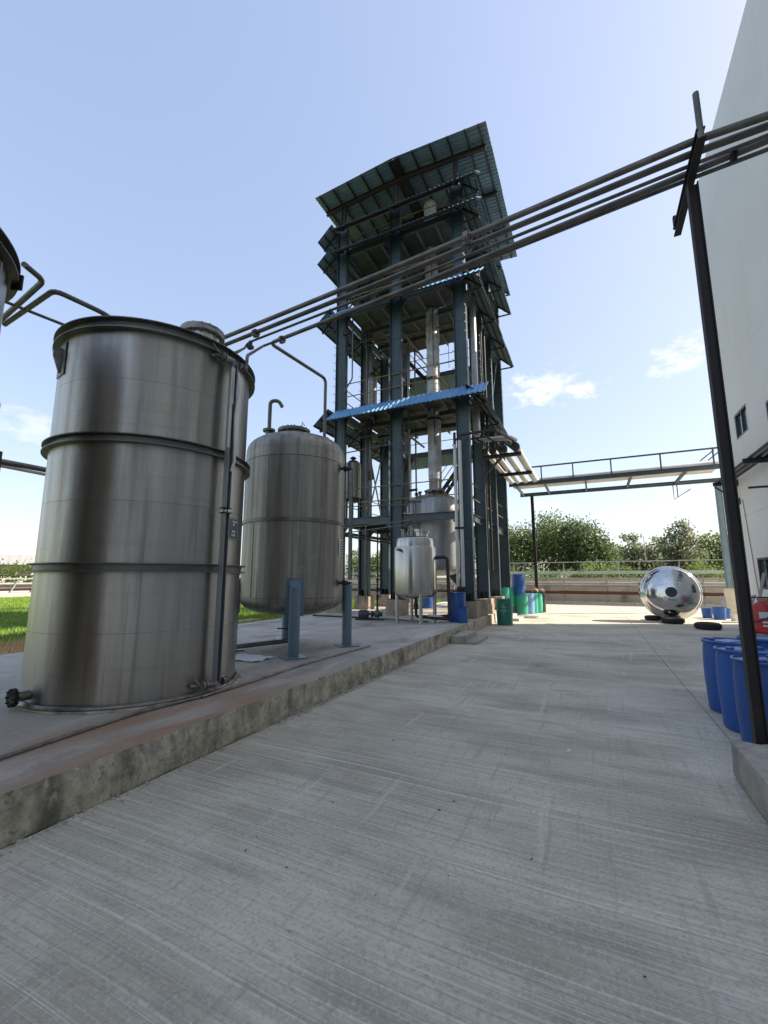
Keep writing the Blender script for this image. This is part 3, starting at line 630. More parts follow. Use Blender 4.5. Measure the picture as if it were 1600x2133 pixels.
# ------------------------------------------------------------------ overhead pipes on the leaning brown post
post = thing('pipe_post', 'rusty dark brown steel post with a crossbar carrying overhead pipes', 'post', (1.235, 5.06, 0))
MB().hbeam((1.235, 5.06, .0), (1.235, 5.06, 5.86), .094, .094, (1, 0, 0), .010, .009).build('column', m_brown, post)
MB().box((1.235, 5.06, .012), (.26, .26, .024)).build('base_plate', m_brown, post)
MB().hbeam((1.225, 5.86, 5.95), (1.225, 4.52, 5.95), .12, .075).build('crossbar', m_brown, post)
MB().tube([(1.225, 4.54, 5.9), (1.225, 4.54, 6.42)], .028, 8).build('stub_pipe', m_pipe, post)
MB().box((1.225, 5.80, 6.04), (.08, .05, .16)).build('end_stop', m_brown, post)
blk = tag(rough_box((1.60, 3.25, .155), (1.24, 3.36, .31), .05, .009).build('concrete_plinth', m_block), 'rough concrete plinth in the bottom right corner before the brown post', 'plinth')
OH = (('upper thick overhead pipe of the five crossing the yard', .036, (-6.2, 5.35, 6.06), (1.21, 4.71, 6.06), 4.80, 'g'),
      ('second thick overhead pipe of the five, with a flange over the tank', .036, (-6.3, 5.54, 6.06), (1.21, 4.86, 6.06), 4.76, 'g'),
      ('thin overhead pipe in the middle of the five crossing the yard', .021, (-5.6, 5.63, 6.05), (1.21, 5.00, 6.05), 4.70, None),
      ('overhead pipe feeding down to the domed tank with blue legs', .034, (-5.16, 5.84, 6.06), (1.21, 5.11, 6.06), 4.62, 'f'),
      ('lowest overhead pipe running beside the gauge of the tank', .023, (-5.86, 5.90, 6.05), (1.21, 5.19, 6.05), 4.86, None))
for i, (lab, r_, a, b_, ye, kind) in enumerate(OH):
    a = Vector(a); b_ = Vector(b_); t_ = thing('overhead_pipe', lab, 'pipe', tuple(a), 'overhead pipes crossing the yard')
    e = Vector((WX, ye, b_.z)); md = (a + b_) / 2 - Vector((0, 0, .025))
    if kind == 'f':
        MB().tube([(-4.98, 7.42, 4.30), (-4.98, 7.42, 4.60)], .05, 12).build('nozzle', m_pipe, t_)
        bb = MB(); flange(bb, (-4.98, 7.42, 4.60), (0, 0, 1), .10, .022); flange(bb, (-4.98, 7.42, 4.63), (0, 0, 1), .10, .022); bb.build('flange', m_fit, t_)
        MB().tube([(-4.98, 7.42, 4.64), (-4.98, 7.42, 6.0), a + Vector((-.02, 0, 0)), md, b_, e], r_, 14, bend=.12).build('pipe', m_pipe, t_)
    else:
        pts = [a, md, b_, e]
        if i == 4: pts = [G(.13, .18, 4.55), G(.13, .24, 4.56), G(.13, .24, 4.76), Vector((-5.35, 5.845, 6.05)), md, b_, e]
        if i == 2: pts = [G(.03, .10, 4.75), G(.03, .16, 4.80), Vector((-5.60, 5.62, 5.95)), Vector((-5.52, 5.63, 6.05)), md, b_, e]
        MB().tube(pts, r_, 12, bend=.12).build('pipe', m_pipe, t_)
    fl = {0: (.675,), 1: (.147, .673), 3: (.04,)}.get(i, ())
    for f_ in fl:
        p = a + (b_ - a) * f_ - Vector((0, 0, .022)); bb = MB(); dd = (b_ - a).normalized(); flange(bb, p, dd, r_ * 2.1, .02); flange(bb, p + dd * .028, dd, r_ * 2.1, .02); bolts(bb, p + dd * .024, dd, r_ * 1.65, 8, .01, .05); bb.build('flange', m_fit, t_)
    p = b_ + (e - b_).normalized() * .38
    if i == 3:
        bb = MB(); dd = (b_ - a).normalized(); flange(bb, p, dd, r_ * 2.1, .02); flange(bb, p + dd * .03, dd, r_ * 2.1, .02); bb.build('flange', m_brown, t_)
    if i == 2:
        p = a + (b_ - a) * .022; MB().tube([p, p + Vector((.0, 0, -.06)), p + Vector((0, -.02, -.15))], .034, 10).box(p + Vector((.0, 0, -.12)), (.10, .08, .06)).build('valve', m_blk, t_)

# ------------------------------------------------------------------ tower
TW = thing('steel_tower', 'tall open steel process tower with blue sheet awnings at each floor', 'tower', (-6.6, 18.6, ZS))
CX0, CX1, CXM = -9.25, -3.95, -6.65
cols = {'FL': (CX0, 15.0), 'FM': (CXM, 15.0), 'FR': (CX1, 15.0), 'R2': (CX1, 17.35), 'R3': (CX1, 19.65), 'R4': (CX1, 22.3), 'L2': (CX0, 17.25), 'L3': (CX0, 19.4), 'L4': (CX0, 22.3)}
ZT = 17.45
for k, (x, y) in cols.items():
    zb = .90
    b = MB().hbeam((x, y, zb + .02), (x, y, ZT), .48, .22, (1, 0, 0), .018, .014)
    c_ = b.build('column', m_col, TW, flat=True)
    MB().box((x, y, zb + .01), (.62, .36, .02)).box((x - .08, y - .11, zb + .14), (.012, .2, .24)).box((x + .08, y - .11, zb + .14), (.012, .2, .24)).build('base_plate', m_blk, c_, flat=True)
    b = MB()
    for z in (3.2, 5.85, 8.2, 11.6, 14.6): b.box((x, y - .008, z + (hash(k) % 5) * .0 + x * .03), (.44, .010, .018))
    b.build('weld_splice', m_blk, c_, flat=True)
    rw = MB(); z = 1.2
    while z < ZT - .3:
        rw.tube([(x + .245, y - .12, z), (x + .245 - .04, y - .20, z + .02)], .009, 4, caps=False)
        if k in ('FL', 'R3', 'R4', 'L2', 'L3', 'FR'): rw.tube([(x - .245, y - .10, z), (x - .245 - .06, y - .18, z + .05)], .009, 4, caps=False)
        z += .36
    rr = rw.build('rung_spikes', m_blk, c_, flat=True); rr['kind'] = 'stuff'
    rough_box((x, y, (zb + ZS) / 2 - .005), (.72, .62, zb - ZS + .008), .09, .01, x + y).build('footing', m_ped, TW)
# floors: (z of top, x0, x1, y0, y1)
FL = (4.10, 8.75, 13.35, 16.3)
def floor(z, x0, x1, y0, y1, nx, ny):
    for i in range(nx):
        for j in range(ny):
            a, b_ = x0 + (x1 - x0) * i / nx, x0 + (x1 - x0) * (i + 1) / nx; c_, d_ = y0 + (y1 - y0) * j / ny, y0 + (y1 - y0) * (j + 1) / ny
            MB().box(((a + b_) / 2, (c_ + d_) / 2, z - .004 - .003 * ((i + j) % 2)), (b_ - a - .012, d_ - c_ - .012, .008)).build('floor_plate', m_plate, TW, flat=True)
    for i in range(1, nx): x = x0 + (x1 - x0) * i / nx; MB().hbeam((x, y0 + .08, z - .09), (x, y1 - .08, z - .09), .15, .075, tf=.009, tw=.007).build('joist', m_joist, TW, flat=True)
    for j in range(1, ny): y = y0 + (y1 - y0) * j / ny; MB().hbeam((x0 + .1, y, z - .26), (x1 - .1, y, z - .26), .19, .1, tf=.01, tw=.008).build('cross_beam', m_beam, TW, flat=True)
def perim(z, y1, h=.28):
    w_ = .14
    for a, b_ in (((CX0 + .245, 15), (CXM - .245, 15)), ((CXM + .245, 15), (CX1 - .245, 15)), ((CX0 + .25, y1), (CX1 - .25, y1))):
        MB().hbeam((a[0], a[1], z - .012 - h / 2), (b_[0], b_[1], z - .012 - h / 2), h, w_).build('floor_beam', m_beam, TW, flat=True)
    for x, ys in ((CX1, (15.0, 17.35, 19.65, 22.3)), (CX0, (15.0, 17.25, 19.4, 22.3))):
        for a, b_ in zip(ys, ys[1:]):
            if b_ <= y1 + .8: MB().hbeam((x, a + .12, z - .012 - h / 2), (x, b_ - .12, z - .012 - h / 2), h, w_).build('floor_beam', m_beam, TW, flat=True)
for z in FL: perim(z, 22.3)
floor(4.105, -9.1, -6.8, 15.05, 19.4, 2, 3)
for z in FL[1:]: floor(z, -9.1, -4.1, 15.05, 19.5, 6, 3)
# handrails
def rail(p, q, r_=.021):
    MB().tube([p, q], r_, 8).build('handrail', m_yel, TW)
for z0_ in (4.15, 8.75, 13.35, 16.3):
    for dz in (.55, 1.12):
        rail((CX0 + .2, 14.93, z0_ + dz), (CX1 - .2, 14.93, z0_ + dz))
        rail((CX0 - .02, 15.1, z0_ + dz), (CX0 - .02, 22.2, z0_ + dz)); rail((CX1 + .02, 15.1, z0_ + dz), (CX1 + .02, 22.2, z0_ + dz))
        rail((CX0 + .2, 22.36, z0_ + dz), (CX1 - .2, 22.36, z0_ + dz))
        rail((-7.9, 19.55, z0_ + dz), (CX1 - .2, 19.55, z0_ + dz), .016)
    for x in (-8.0, -5.3):
        MB().tube([(x, 19.55, z0_), (x, 19.55, z0_ + 1.12)], .018, 6).build('rail_post', m_blk, TW)
# stairs in the back bay
for z0_, z1_, xa, xb, y in ((.35, 4.1, -5.0, -8.2, 20.9), (4.1, 8.75, -8.3, -4.7, 21.3), (8.75, 13.35, -4.7, -8.3, 20.8)):
    for yy in (y - .35, y + .35): MB().bar((xa, yy, z0_), (xb, yy, z1_), .02, .2).build('stair_stringer', m_blk, TW, flat=True)
    n_ = 14
    for k in range(1, n_): f_ = k / n_; MB().box((xa + (xb - xa) * f_, y, z0_ + (z1_ - z0_) * f_), (.25, .66, .02)).build('stair_tread', m_plate, TW, flat=True)
    for yy in (y - .36, y + .36):
        for dz in (.5, .95): MB().tube([(xa, yy, z0_ + dz), (xb, yy, z1_ + dz)], .018, 6).build('stair_rail', m_yel, TW)
# diagonal bracing
for z0_, z1_ in ((4.2, 8.4), (8.9, 13.0)):
    MB().bar((CX0, 19.5, z0_), (CX0, 22.2, z1_), .05, .06).build('brace', m_beam, TW, flat=True); MB().bar((-6.5, 22.3, z0_), (CX1, 22.3, z1_), .05, .06).build('brace', m_beam, TW, flat=True)
for k, (x, y) in cols.items():
    for z in FL:
        b = MB()
        for sg_ in (-1, 1):
            xx = x + sg_ * .25
            if (x + sg_ * .4 < CX0) or (x + sg_ * .4 > CX1): continue
            for dz in (0, -.30): b.add([(xx, y - .012, z - .31 + dz * .02), (xx + sg_ * .26, y - .012, z - .31 + dz * .02), (xx, y - .012, z - .62), (xx, y + .012, z - .31 + dz * .02), (xx + sg_ * .26, y + .012, z - .31 + dz * .02), (xx, y + .012, z - .62)], [(0, 1, 2), (5, 4, 3), (0, 3, 4, 1), (1, 4, 5, 2), (2, 5, 3, 0)]); break
        if b.v: b.build('gusset', m_beam, TW, flat=True)
for (x, y, za, zb, r_, m_) in ((-8.75, 16.4, .8, 13.0, .05, m_pipe), (-8.55, 16.5, 4.2, 16.0, .035, m_pipe), (-7.3, 17.9, 4.2, 12.8, .06, m_clad), (-7.05, 18.1, .8, 16.0, .04, m_pipe), (-4.45, 17.6, .8, 12.9, .05, m_clad), (-4.35, 18.2, .8, 16.1, .035, m_pipe), (-6.25, 15.25, 4.2, 8.3, .03, m_pipe), (-3.62, 17.05, 2.0, 15.8, .03, m_brown), (-3.62, 17.62, 2.0, 12.5, .045, m_brown)):
    MB().tube([(x, y, za), (x, y, zb)], r_, 8).build('service_pipe', m_, TW)
for z in (7.9, 12.5, 15.6): MB().tube([(-9.0, 16.2, z), (-6.9, 16.2, z), (-6.9, 18.8, z)], .05, 8, bend=.12).tube([(-8.9, 16.45, z - .12), (-4.3, 16.45, z - .12)], .03, 6).build('service_pipe', m_pipe, TW)
for x0, y0, x1, y1, za, zb in ((-9.25, 15.2, -9.25, 17.1, 13.4, 16.0), (-9.25, 17.4, -9.25, 19.3, 4.2, 8.4), (-3.95, 19.8, -3.95, 22.1, 8.9, 13.0), (-3.95, 17.5, -3.95, 19.5, 13.4, 16.0)): MB().bar((x0, y0, za), (x1, y1, zb), .05, .06).bar((x0 - .06, y0, zb), (x1 - .06, y1, za), .05, .06).build('brace', m_beam, TW, flat=True)
b = MB()
for i_, (p_, q_, sg_) in enumerate((((-9.1, 14.7, 8.6), (-6.8, 14.7, 8.45), .18), ((-6.5, 14.7, 13.1), (-4.2, 14.7, 13.2), .22), ((-9.1, 14.72, 12.0), (-8.95, 14.72, 6.0), .05), ((-4.4, 14.7, 16.0), (-4.35, 14.7, 9.5), .06))):
    p_ = Vector(p_); q_ = Vector(q_); b.tube([p_ + (q_ - p_) * t - Vector((0, 0, sg_ * 4 * t * (1 - t))) for t in [k / 10 for k in range(11)]], .010, 5)
b.build('loose_cable', m_blk, TW)
for x, y, z in ((-8.95, 14.82, 12.2), (-4.3, 14.82, 12.2)): MB().box((x, y, z), (.28, .10, .2)).tube([(x, y, z + .1), (x, y + .05, z + .5)], .02, 6).build('flood_lamp', m_blk, TW)
MB().box((-8.95, 17.12, 6.35), (.34, .06, .42)).build('junction_box', m_blk, TW)
# corrugated sheets
def corrugated(width, length, pitch=.2, depth=.028, name='awning_sheet', mats=None):
    b = MB(); n_ = int(round(width / pitch)); prof = []
    for i in range(n_):
        x = -width / 2 + i * width / n_
        for f_, z in ((0, 0), (.52, 0), (.62, 1), (.90, 1)): prof.append((x + f_ * width / n_, z * depth))
    prof.append((width / 2, 0)); m_ = len(prof)
    vs = [(x, y, z + dz) for dz in (0, -.003) for y in (0, -length) for x, z in prof]
    b.add(vs, [(i, 'x') and (i, m_ + i, m_ + i + 1, i + 1) for i in range(m_ - 1)], 0)
    o_ = 2 * m_
    for i in range(m_ - 1): b.f.append((o_ + i, o_ + i + 1, o_ + m_ + i + 1, o_ + m_ + i)); b.mi.append(1)
    for i in range(m_ - 1):
        b.f.append((m_ + i, o_ + m_ + i, o_ + m_ + i + 1, m_ + i + 1)); b.mi.append(0); b.f.append((i, i + 1, o_ + i + 1, o_ + i)); b.mi.append(0)
    return b
def place_sheets(proto, origin, ux, width, count, slope_dir, name):
    """proto local: x across, -y down slope, z out; origin = middle of upper edge line start"""
    ux = Vector(ux).normalized(); dn = Vector(slope_dir).normalized(); zz = ux.cross(-dn).normalized()
    for i in range(count):
        p = Vector(origin) + ux * (width * (i + .5)) + zz * (.004 * (i % 2)) + dn * random.uniform(-.012, .012)
        B = Matrix((ux, -dn, zz)).transposed().to_4x4(); Mx = Matrix.Translation(p) @ B
        if proto.get('used'): c_ = inst(proto, TW, Mx)
        else: proto['used'] = 1; proto.matrix_basis = Matrix.Translation(-Vector(WPOS[TW.name])) @ Mx
SL = math.radians(41)
shW = 1.09
def proto_sheet(w_, l_, mats, name='awning_sheet'):
    b = corrugated(w_ + .03, l_, .2); o_ = b.build(name, mats, None, flat=True); o_.parent = TW; WPOS[o_.name] = WPOS[TW.name]; return o_
prB = proto_sheet(1.085, .99, [m_sheetT, m_sheetB]); prT = proto_sheet(1.085, .99, [m_sheetTeal, m_sheetB])
LEV = (8.05, 12.65, 15.66, 16.78)
for li, zl in enumerate(LEV):
    zu = zl + .99 * math.sin(SL); pr = prB if li < 2 else prT
    run = .99 * math.cos(SL)
    place_sheets(pr, (-9.46, 14.10 + run, zu), (1, 0, 0), 1.085, 6, (0, -run, zl - zu), 'awning_sheet')
    place_sheets(prT, (-3.02 - run, 14.45, zu), (0, 1, 0), 1.085, 7, (run, 0, zl - zu), 'awning_sheet')
    place_sheets(prT, (-10.28 + run, 14.45 + 7 * 1.085, zu), (0, -1, 0), 1.085, 7, (-run, 0, zl - zu), 'awning_sheet')
    if li != 3: place_sheets(prT, (-4.0, 23.2 - run, zu), (-1, 0, 0), 1.085, 5, (0, run, zl - zu), 'awning_sheet')
    # purlins and brackets
    for f_ in (.12, .55, .93):
        z = zu + (zl - zu) * f_ - .045
        MB().bar((-9.4, 14.10 + run * (1 - f_), z), (-2.98, 14.10 + run * (1 - f_), z), .04, .05).build('awning_purlin', m_blk, TW, flat=True)
        MB().bar((-3.02 - run * (1 - f_), 14.45, z), (-3.02 - run * (1 - f_), 22.0, z), .05, .07).build('awning_purlin', m_blk, TW, flat=True)
        MB().bar((-10.28 + run * (1 - f_), 14.45, z), (-10.28 + run * (1 - f_), 22.0, z), .05, .07).build('awning_purlin', m_blk, TW, flat=True)
    for y in (14.9, 17.3, 19.6, 21.8):
        for xo, xi in ((-3.06, -3.72), (-10.24, -9.48)):
            MB().bar((xi, y, zu - .1), (xo, y, zl - .09), .05, .06).bar((xi, y, zl - .10), (xo, y, zl - .11), .05, .06).build('awning_bracket', m_blk, TW, flat=True)
    for x in (CX0, CXM, CX1): MB().bar((x + .1, 14.86, zu - .12), (x + .1, 14.16, zl - .09), .05, .06).build('awning_bracket', m_blk, TW, flat=True)
# top roof: a shallow gable
RX0, RX1, RXM, RY0, RY1, RZ = -10.31, -2.53, -6.42, 14.2, 21.9, 18.86
rise = .26
for sgn, xe in ((1, RX1), (-1, RX0)):
    ln = math.hypot(xe - RXM, rise)
    b = corrugated(1.13, ln, .188, .03); pr = b.build('roof_sheet', [m_sheetTeal, m_sheetB], None, flat=True); pr.parent = TW; WPOS[pr.name] = WPOS[TW.name]
    if sgn > 0: place_sheets(pr, (RXM, RY0, RZ + rise), (0, 1, 0), 1.1, 7, (xe - RXM, 0, -rise), 'roof_sheet')
    else: place_sheets(pr, (RXM, RY0 + 7.7, RZ + rise), (0, -1, 0), 1.1, 7, (xe - RXM, 0, -rise), 'roof_sheet')
for x in (-10.05, -9.35, -8.62, -7.9, -7.2, -6.62, -6.22, -5.55, -4.8, -4.05, -3.35, -2.82):
    z = RZ + rise * (1 - abs(x - RXM) / (RX1 - RXM)) - .07
    MB().bar((x, RY0 - .05, z), (x, RY1 - .1, z), .06, .09).build('roof_purlin', m_blk, TW, flat=True)
MB().box((RXM, (RY0 + RY1) / 2 - .03, RZ + rise - .09), (.3, 7.6, .03)).build('ridge_beam', m_blk, TW, flat=True)
for y in (15.0, 17.3, 19.6):
    MB().hbeam((-10.2, y, RZ - .20), (RXM - .01, y, RZ + .02), .20, .13).hbeam((RXM + .01, y, RZ + .02), (-2.72, y, RZ - .20), .20, .13).build('roof_beam', m_brown, TW, flat=True)
    for x in (CX0, CXM, CX1):
        if y == 15.0 or x != CXM: MB().hbeam((x, y, ZT), (x, y, RZ - .2), .2, .15, (1, 0, 0)).build('roof_post', m_brown, TW, flat=True)
# pipe bracket on the right side and level beams
MB().hbeam((-3.72, 16.95, 6.5), (-2.2, 16.95, 6.5), .14, .12).build('rack_bracket', m_blk, TW, flat=True); MB().bar((-3.7, 16.95, 5.75), (-2.95, 16.95, 6.42), .08, .08).build('rack_brace', m_blk, TW, flat=True)
MB().hbeam((-3.72, 20.3, 6.5), (-2.2, 20.3, 6.5), .14, .12).build('rack_bracket', m_blk, TW, flat=True)
# odd pipes inside the frame
for pts, r_, m_ in (([(-9.05, 14.8, 9.4), (-8.6, 14.8, 10.0), (-8.6, 14.8, 12.8)], .03, m_pipe), ([(-9.2, 14.7, 4.55), (-6.0, 14.7, 4.4)], .02, m_pipe),
                    ([(-8.9, 14.6, 6.72), (-5.9, 14.6, 6.86), (-5.8, 14.6, 7.05)], .026, m_pipe), ([(-9.0, 14.5, 3.62), (-5.5, 13.4, 3.62)], .022, m_pipe), ([(-9.0, 14.4, 3.4), (-5.6, 13.2, 3.45)], .022, m_pipe),
                    ([(-9.3, 15.4, 3.55), (-6.7, 17.5, 3.1)], .06, m_pipe), ([(-9.3, 15.0, 3.45), (-6.7, 17.2, 2.95)], .045, m_pipe),
                    ([(-8.1, 14.6, 3.6), (-8.1, 14.6, .7)], .022, m_pipe), ([(-7.85, 14.7, 3.7), (-7.85, 14.7, .8)], .022, m_pipe)):
    MB().tube(pts, r_, 8, bend=.08).build('service_pipe', m_, TW)

# ------------------------------------------------------------------ reactor and distillation column
rx = thing('reactor_vessel', 'large aluminium clad reactor hanging in the tower behind the first beam', 'reactor', (-5.7, 16.6, 1.8)); RC = (-5.7, 16.6, 0)
MB().lathe([(0 if r < 1e-6 else r, 2.15 - h) for r, h in reversed(dish(1.10, .38))], RC, 64).build('bottom_dish', m_clad, rx)
for za, zb in ((2.155, 3.05), (3.055, 4.30)): MB().lathe([(1.10, za), (1.10, zb)], RC, 72).build('shell_cladding', m_clad, rx)
npet = 26
for k in range(npet):
    a0 = 2 * math.pi * k / npet; a1 = a0 + 2 * math.pi / npet * 1.06; am_ = (a0 + a1) / 2; vs = []
    off = .004 * (k % 2)
    for (rr, z, wd) in ((1.115, 4.29, 1), (1.10, 4.55, 1), (1.02, 4.80, .95), (.9, 4.95, .0)):
        for s_ in (-1, 1): a = am_ + s_ * wd * (a1 - a0) / 2; vs.append((RC[0] + (rr + off) * math.cos(a), RC[1] + (rr + off) * math.sin(a), z))
    MB().add(vs, [(0, 1, 3, 2), (2, 3, 5, 4), (4, 5, 7, 6)]).build('cladding_petal', m_clad, rx)
MB().lathe([(1.09, 4.3), (1.08, 4.55), (1.0, 4.78), (.75, 4.97), (.4, 5.05)], RC, 64).build('top_dish', m_clad, rx)
b = MB()
for k in range(7):
    a = R(190 + k * 25); p = Vector((RC[0] + .72 * math.cos(a), RC[1] + .72 * math.sin(a), 4.9)); b.tube([p, p + Vector((0, 0, .22))], .05, 8); flange(b, p + Vector((0, 0, .2)), (0, 0, 1), .085, .03)
b.build('top_nozzles', m_blk, rx)
MB().tube([(-6.5, 15.9, 4.7), (-6.55, 15.9, 5.2), (-6.15, 15.9, 5.22)], .05, 8, bend=.06).build('branch_pipe', m_blk, rx)
dc = thing('distillation_column', 'tall clad distillation column rising from the reactor to the roof', 'column', (-5.62, 16.6, 5.05)); DC = (-5.62, 16.6, 0)
b = MB(); flange(b, (*DC[:2], 5.16), (0, 0, 1), .40, .05, 32); flange(b, (*DC[:2], 5.22), (0, 0, 1), .40, .05, 32); b.lathe([(.26, 5.0), (.26, 5.7)], DC, 32); b.build('base_flange', m_fit, dc)
zz = [5.7, 7.0, 8.3, 9.6, 10.7, 11.9, 13.2, 14.6, 16.0, 17.4, 18.55]
for i, (a, b_) in enumerate(zip(zz, zz[1:])):
    rr = .275 + .006 * (i % 2); prof = [(rr - .01, a), (rr, a + .01)]
    for k in range(1, 12): prof.append((rr + (random.uniform(-.008, .01) if 3 < i < 7 else 0), a + (b_ - a) * k / 12))
    prof += [(rr, b_ - .03), (rr + .012, b_ - .02), (rr + .012, b_ + .005)]
    bb = MB().lathe(prof, DC, 32)
    if 3 < i < 7: bb.v = [v + Vector(((mnoise.noise(v * 3.1)) * .035, mnoise.noise(v * 2.7 + Vector((5, 0, 0))) * .035, 0)) for v in bb.v]
    bb.build('cladding_section', m_colclad, dc)
for z in (8.25, 10.05, 14.5, 17.4): MB().lathe([(.29, z), (.31, z), (.31, z + .09), (.29, z + .09)], DC, 32).build('band', m_brown, dc)
MB().lathe([(.28, 18.55), (.2, 18.75), (0, 18.78)], DC, 32).build('top_cap', m_colclad, dc)
MB().tube([(-5.5, 16.28, 7.2), (-5.5, 16.28, 15.5)], .02, 6).build('cable_conduit', m_pipe, dc)

# receivers standing on the tower's floors
def receiver(name, label, c, r_, z0_, z1_, m_):
    t_ = thing(name, label, 'vessel', (*c, z0_))
    MB().lathe([(0, z0_ + .02), (r_ * .6, z0_ + .05), (r_, z0_ + .2), (r_, z1_ - .3), (r_ * .95, z1_ - .18), (r_ * .5, z1_ - .04), (0, z1_)], (*c, 0), 32).build('shell', m_, t_)
    b = MB().tube([(*c, z1_ - .05), (*c, z1_ + .15)], .07, 10); flange(b, (*c, z1_ + .06), (0, 0, 1), .14, .04); b.build('top_nozzle', m_blk, t_)
    b = MB()
    for a in (0, 2.1, 4.2): b.bar((c[0] + r_ * .8 * math.cos(a), c[1] + r_ * .8 * math.sin(a), z0_ - .75 if z0_ > 4.8 else z0_), (c[0] + r_ * .8 * math.cos(a), c[1] + r_ * .8 * math.sin(a), z0_ + .25), .06, .06)
    b.build('support_legs', m_blk, t_)
    return t_
receiver('receiver_vessel', 'grey upright receiver vessel on the first tower floor behind the domed tank', (-9.05, 15.75), .36, 4.86, 6.75, m_steelB)
receiver('receiver_vessel', 'slim upright receiver vessel behind the blue awning', (-8.25, 16.0), .2, 9.0, 10.6, m_fit)

# vertical service pipes at the front right column
for i, (x, y, z0_, z1_, r_, lab) in enumerate(((-4.19, 14.62, 1.4, 6.45, .058, 'white clad riser pipe, left of the pair at the front right tower column'), (-4.02, 14.66, 1.4, 6.6, .066, 'white clad riser pipe, right of the pair with a black elbow on top'))):
    t_ = thing('riser_pipe', lab, 'pipe', (x, y, ZS), 'clad riser pipes on the tower')
    for a, b_ in ((z0_, 3.4), (3.44, z1_)): MB().tube([(x, y, a), (x, y, b_)], r_, 14).build('pipe', m_white, t_)
    MB().tube([(x, y, 3.38), (x, y, 3.46)], r_ + .018, 12).build('joint_band', m_blk, t_)
    b = MB().tube([(x, y, z0_), (x, y, .62)], r_ * .75, 10); flange(b, (x, y, 1.3), (0, 0, 1), .1, .03); flange(b, (x, y, 1.1), (0, 0, 1), .1, .03); b.tube([(x, y, 1.28), (x, y, 1.12)], .085, 10); b.tube([(x, y, .62), (x, y, .40)], r_ * .75, 10); b.build('valve', m_blk, t_)
    if i == 1: MB().tube([(x, y, 6.58), (x, y, 6.80), (-2.75, 14.75, 6.86), (-2.42, 16.6, 6.95), (-2.42, 16.72, 6.8)], .05, 12, bend=.1).build('elbow_pipe', m_blk, t_)
    else: MB().tube([(x, y, 6.45), (x, y, 6.9)], .05, 10).build('upper_pipe', m_blk, t_)
t_ = thing('riser_pipe', 'thick grey riser pipe between the front right tower columns', 'pipe', (-3.72, 16.1, 6.5), 'clad riser pipes on the tower')
for a, b_ in ((7.2, 8.6), (8.61, 10.6), (10.61, 13.6)): MB().tube([(-3.72, 16.1, a), (-3.72, 16.1, b_)], .125 if a > 8.6 else .15, 18).build('pipe', m_clad, t_)
MB().tube([(-3.72, 16.1, 7.2), (-3.72, 16.1, 7.0), (-2.55, 16.5, 7.05), (-2.40, 16.9, 7.05)], .1, 14, bend=.15).build('elbow_pipe', m_clad, t_)
# four clad pipes running back along the tower and out over the bridge
BY0, BY1, BZ = 23.1, 26.4, 6.7
RK = ((-3.56, .10, 'innermost of the four clad pipes beside the tower, against the columns'), (-3.24, .115, 'second clad pipe from the columns on the tower bracket'), (-2.84, .135, 'third clad pipe from the columns on the tower bracket'), (-2.38, .15, 'outermost and thickest clad pipe on the tower bracket'))
for i, (x, r_, lab) in enumerate(RK):
    t_ = thing('rack_pipe', lab, 'pipe', (x, 16.7, 6.58 + r_), 'clad pipes from the tower over the bridge')
    z = 6.585 + r_; yb = BY0 + .28 + (3 - i) * .36
    MB().tube([(x, 16.75, z), (x, yb, z), (5.4, yb, z)], r_, 16, bend=.3).build('pipe', m_white, t_)
    b = MB(); flange(b, (x, 16.68, z), (0, 1, 0), r_ + .02, .09, 20); b.build('end_cap', m_blk, t_)
    if i in (1, 2): MB().tube([(x, 16.68, z), (x - .1, 16.4, z + .05), (x - .45, 15.9, z + .3), (-4.0, 15.6, z + .2)], .035, 8, bend=.1).build('branch_pipe', m_brown, t_)
br = thing('pipe_bridge', 'grey steel ladder bridge carrying pipes from the tower to the building', 'pipe bridge', (-.5, 23.5, 0))
MB().hbeam((-3.7, BY0, BZ - .12), (5.9, BY0, BZ - .12), .2, .12).build('front_beam', m_col, br, flat=True)
MB().hbeam((-3.6, BY1, BZ - .12), (7.3, BY1, BZ - .12), .2, .12).build('back_beam', m_beam, br, flat=True)
for x in (-3.4, -1.95, .0, 2.0, 4.2): MB().hbeam((x, BY0 + .07, BZ - .12), (x, BY1 - .07, BZ - .12), .14, .09).build('cross_member', m_joist, br, flat=True)
MB().bar((-2.9, BY0, 7.43), (5.9, BY0, 7.43), .06, .07).build('top_rail', m_col, br, flat=True)
for x in (-2.05, -.55, 1.15, 3.2, 5.2): MB().bar((x, BY0, BZ - .02), (x, BY0, 7.395), .06, .06).build('rail_post', m_col, br, flat=True)
for x in (4.7, 5.0): MB().bar((x, BY0, 6.9), (x + .55, BY0, 7.35), .05, .05).build('rail_brace', m_col, br, flat=True)
MB().hbeam((-2.94, BY1 + .0, 0), (-2.94, BY1, BZ - .23), .17, .15, (1, 0, 0)).build('bridge_post', m_brown, br, flat=True)
MB().hbeam((5.98, BY1, 0), (5.98, BY1, BZ - .23), .26, .2, (1, 0, 0)).bar((5.98, BY1, 0), (5.98, BY1, BZ - .24), .18, .2, (1, 0, 0)).build('bridge_post', m_leg, br, flat=True)
MB().tube([(3.55, 22.9, 5.95), (3.55, 22.9, 5.2), (4.2, 22.9, 5.62)], .02, 6).tube([(3.7, 22.9, 5.95), (3.7, 22.9, 5.3)], .02, 6).build('hanger', m_blk, br)

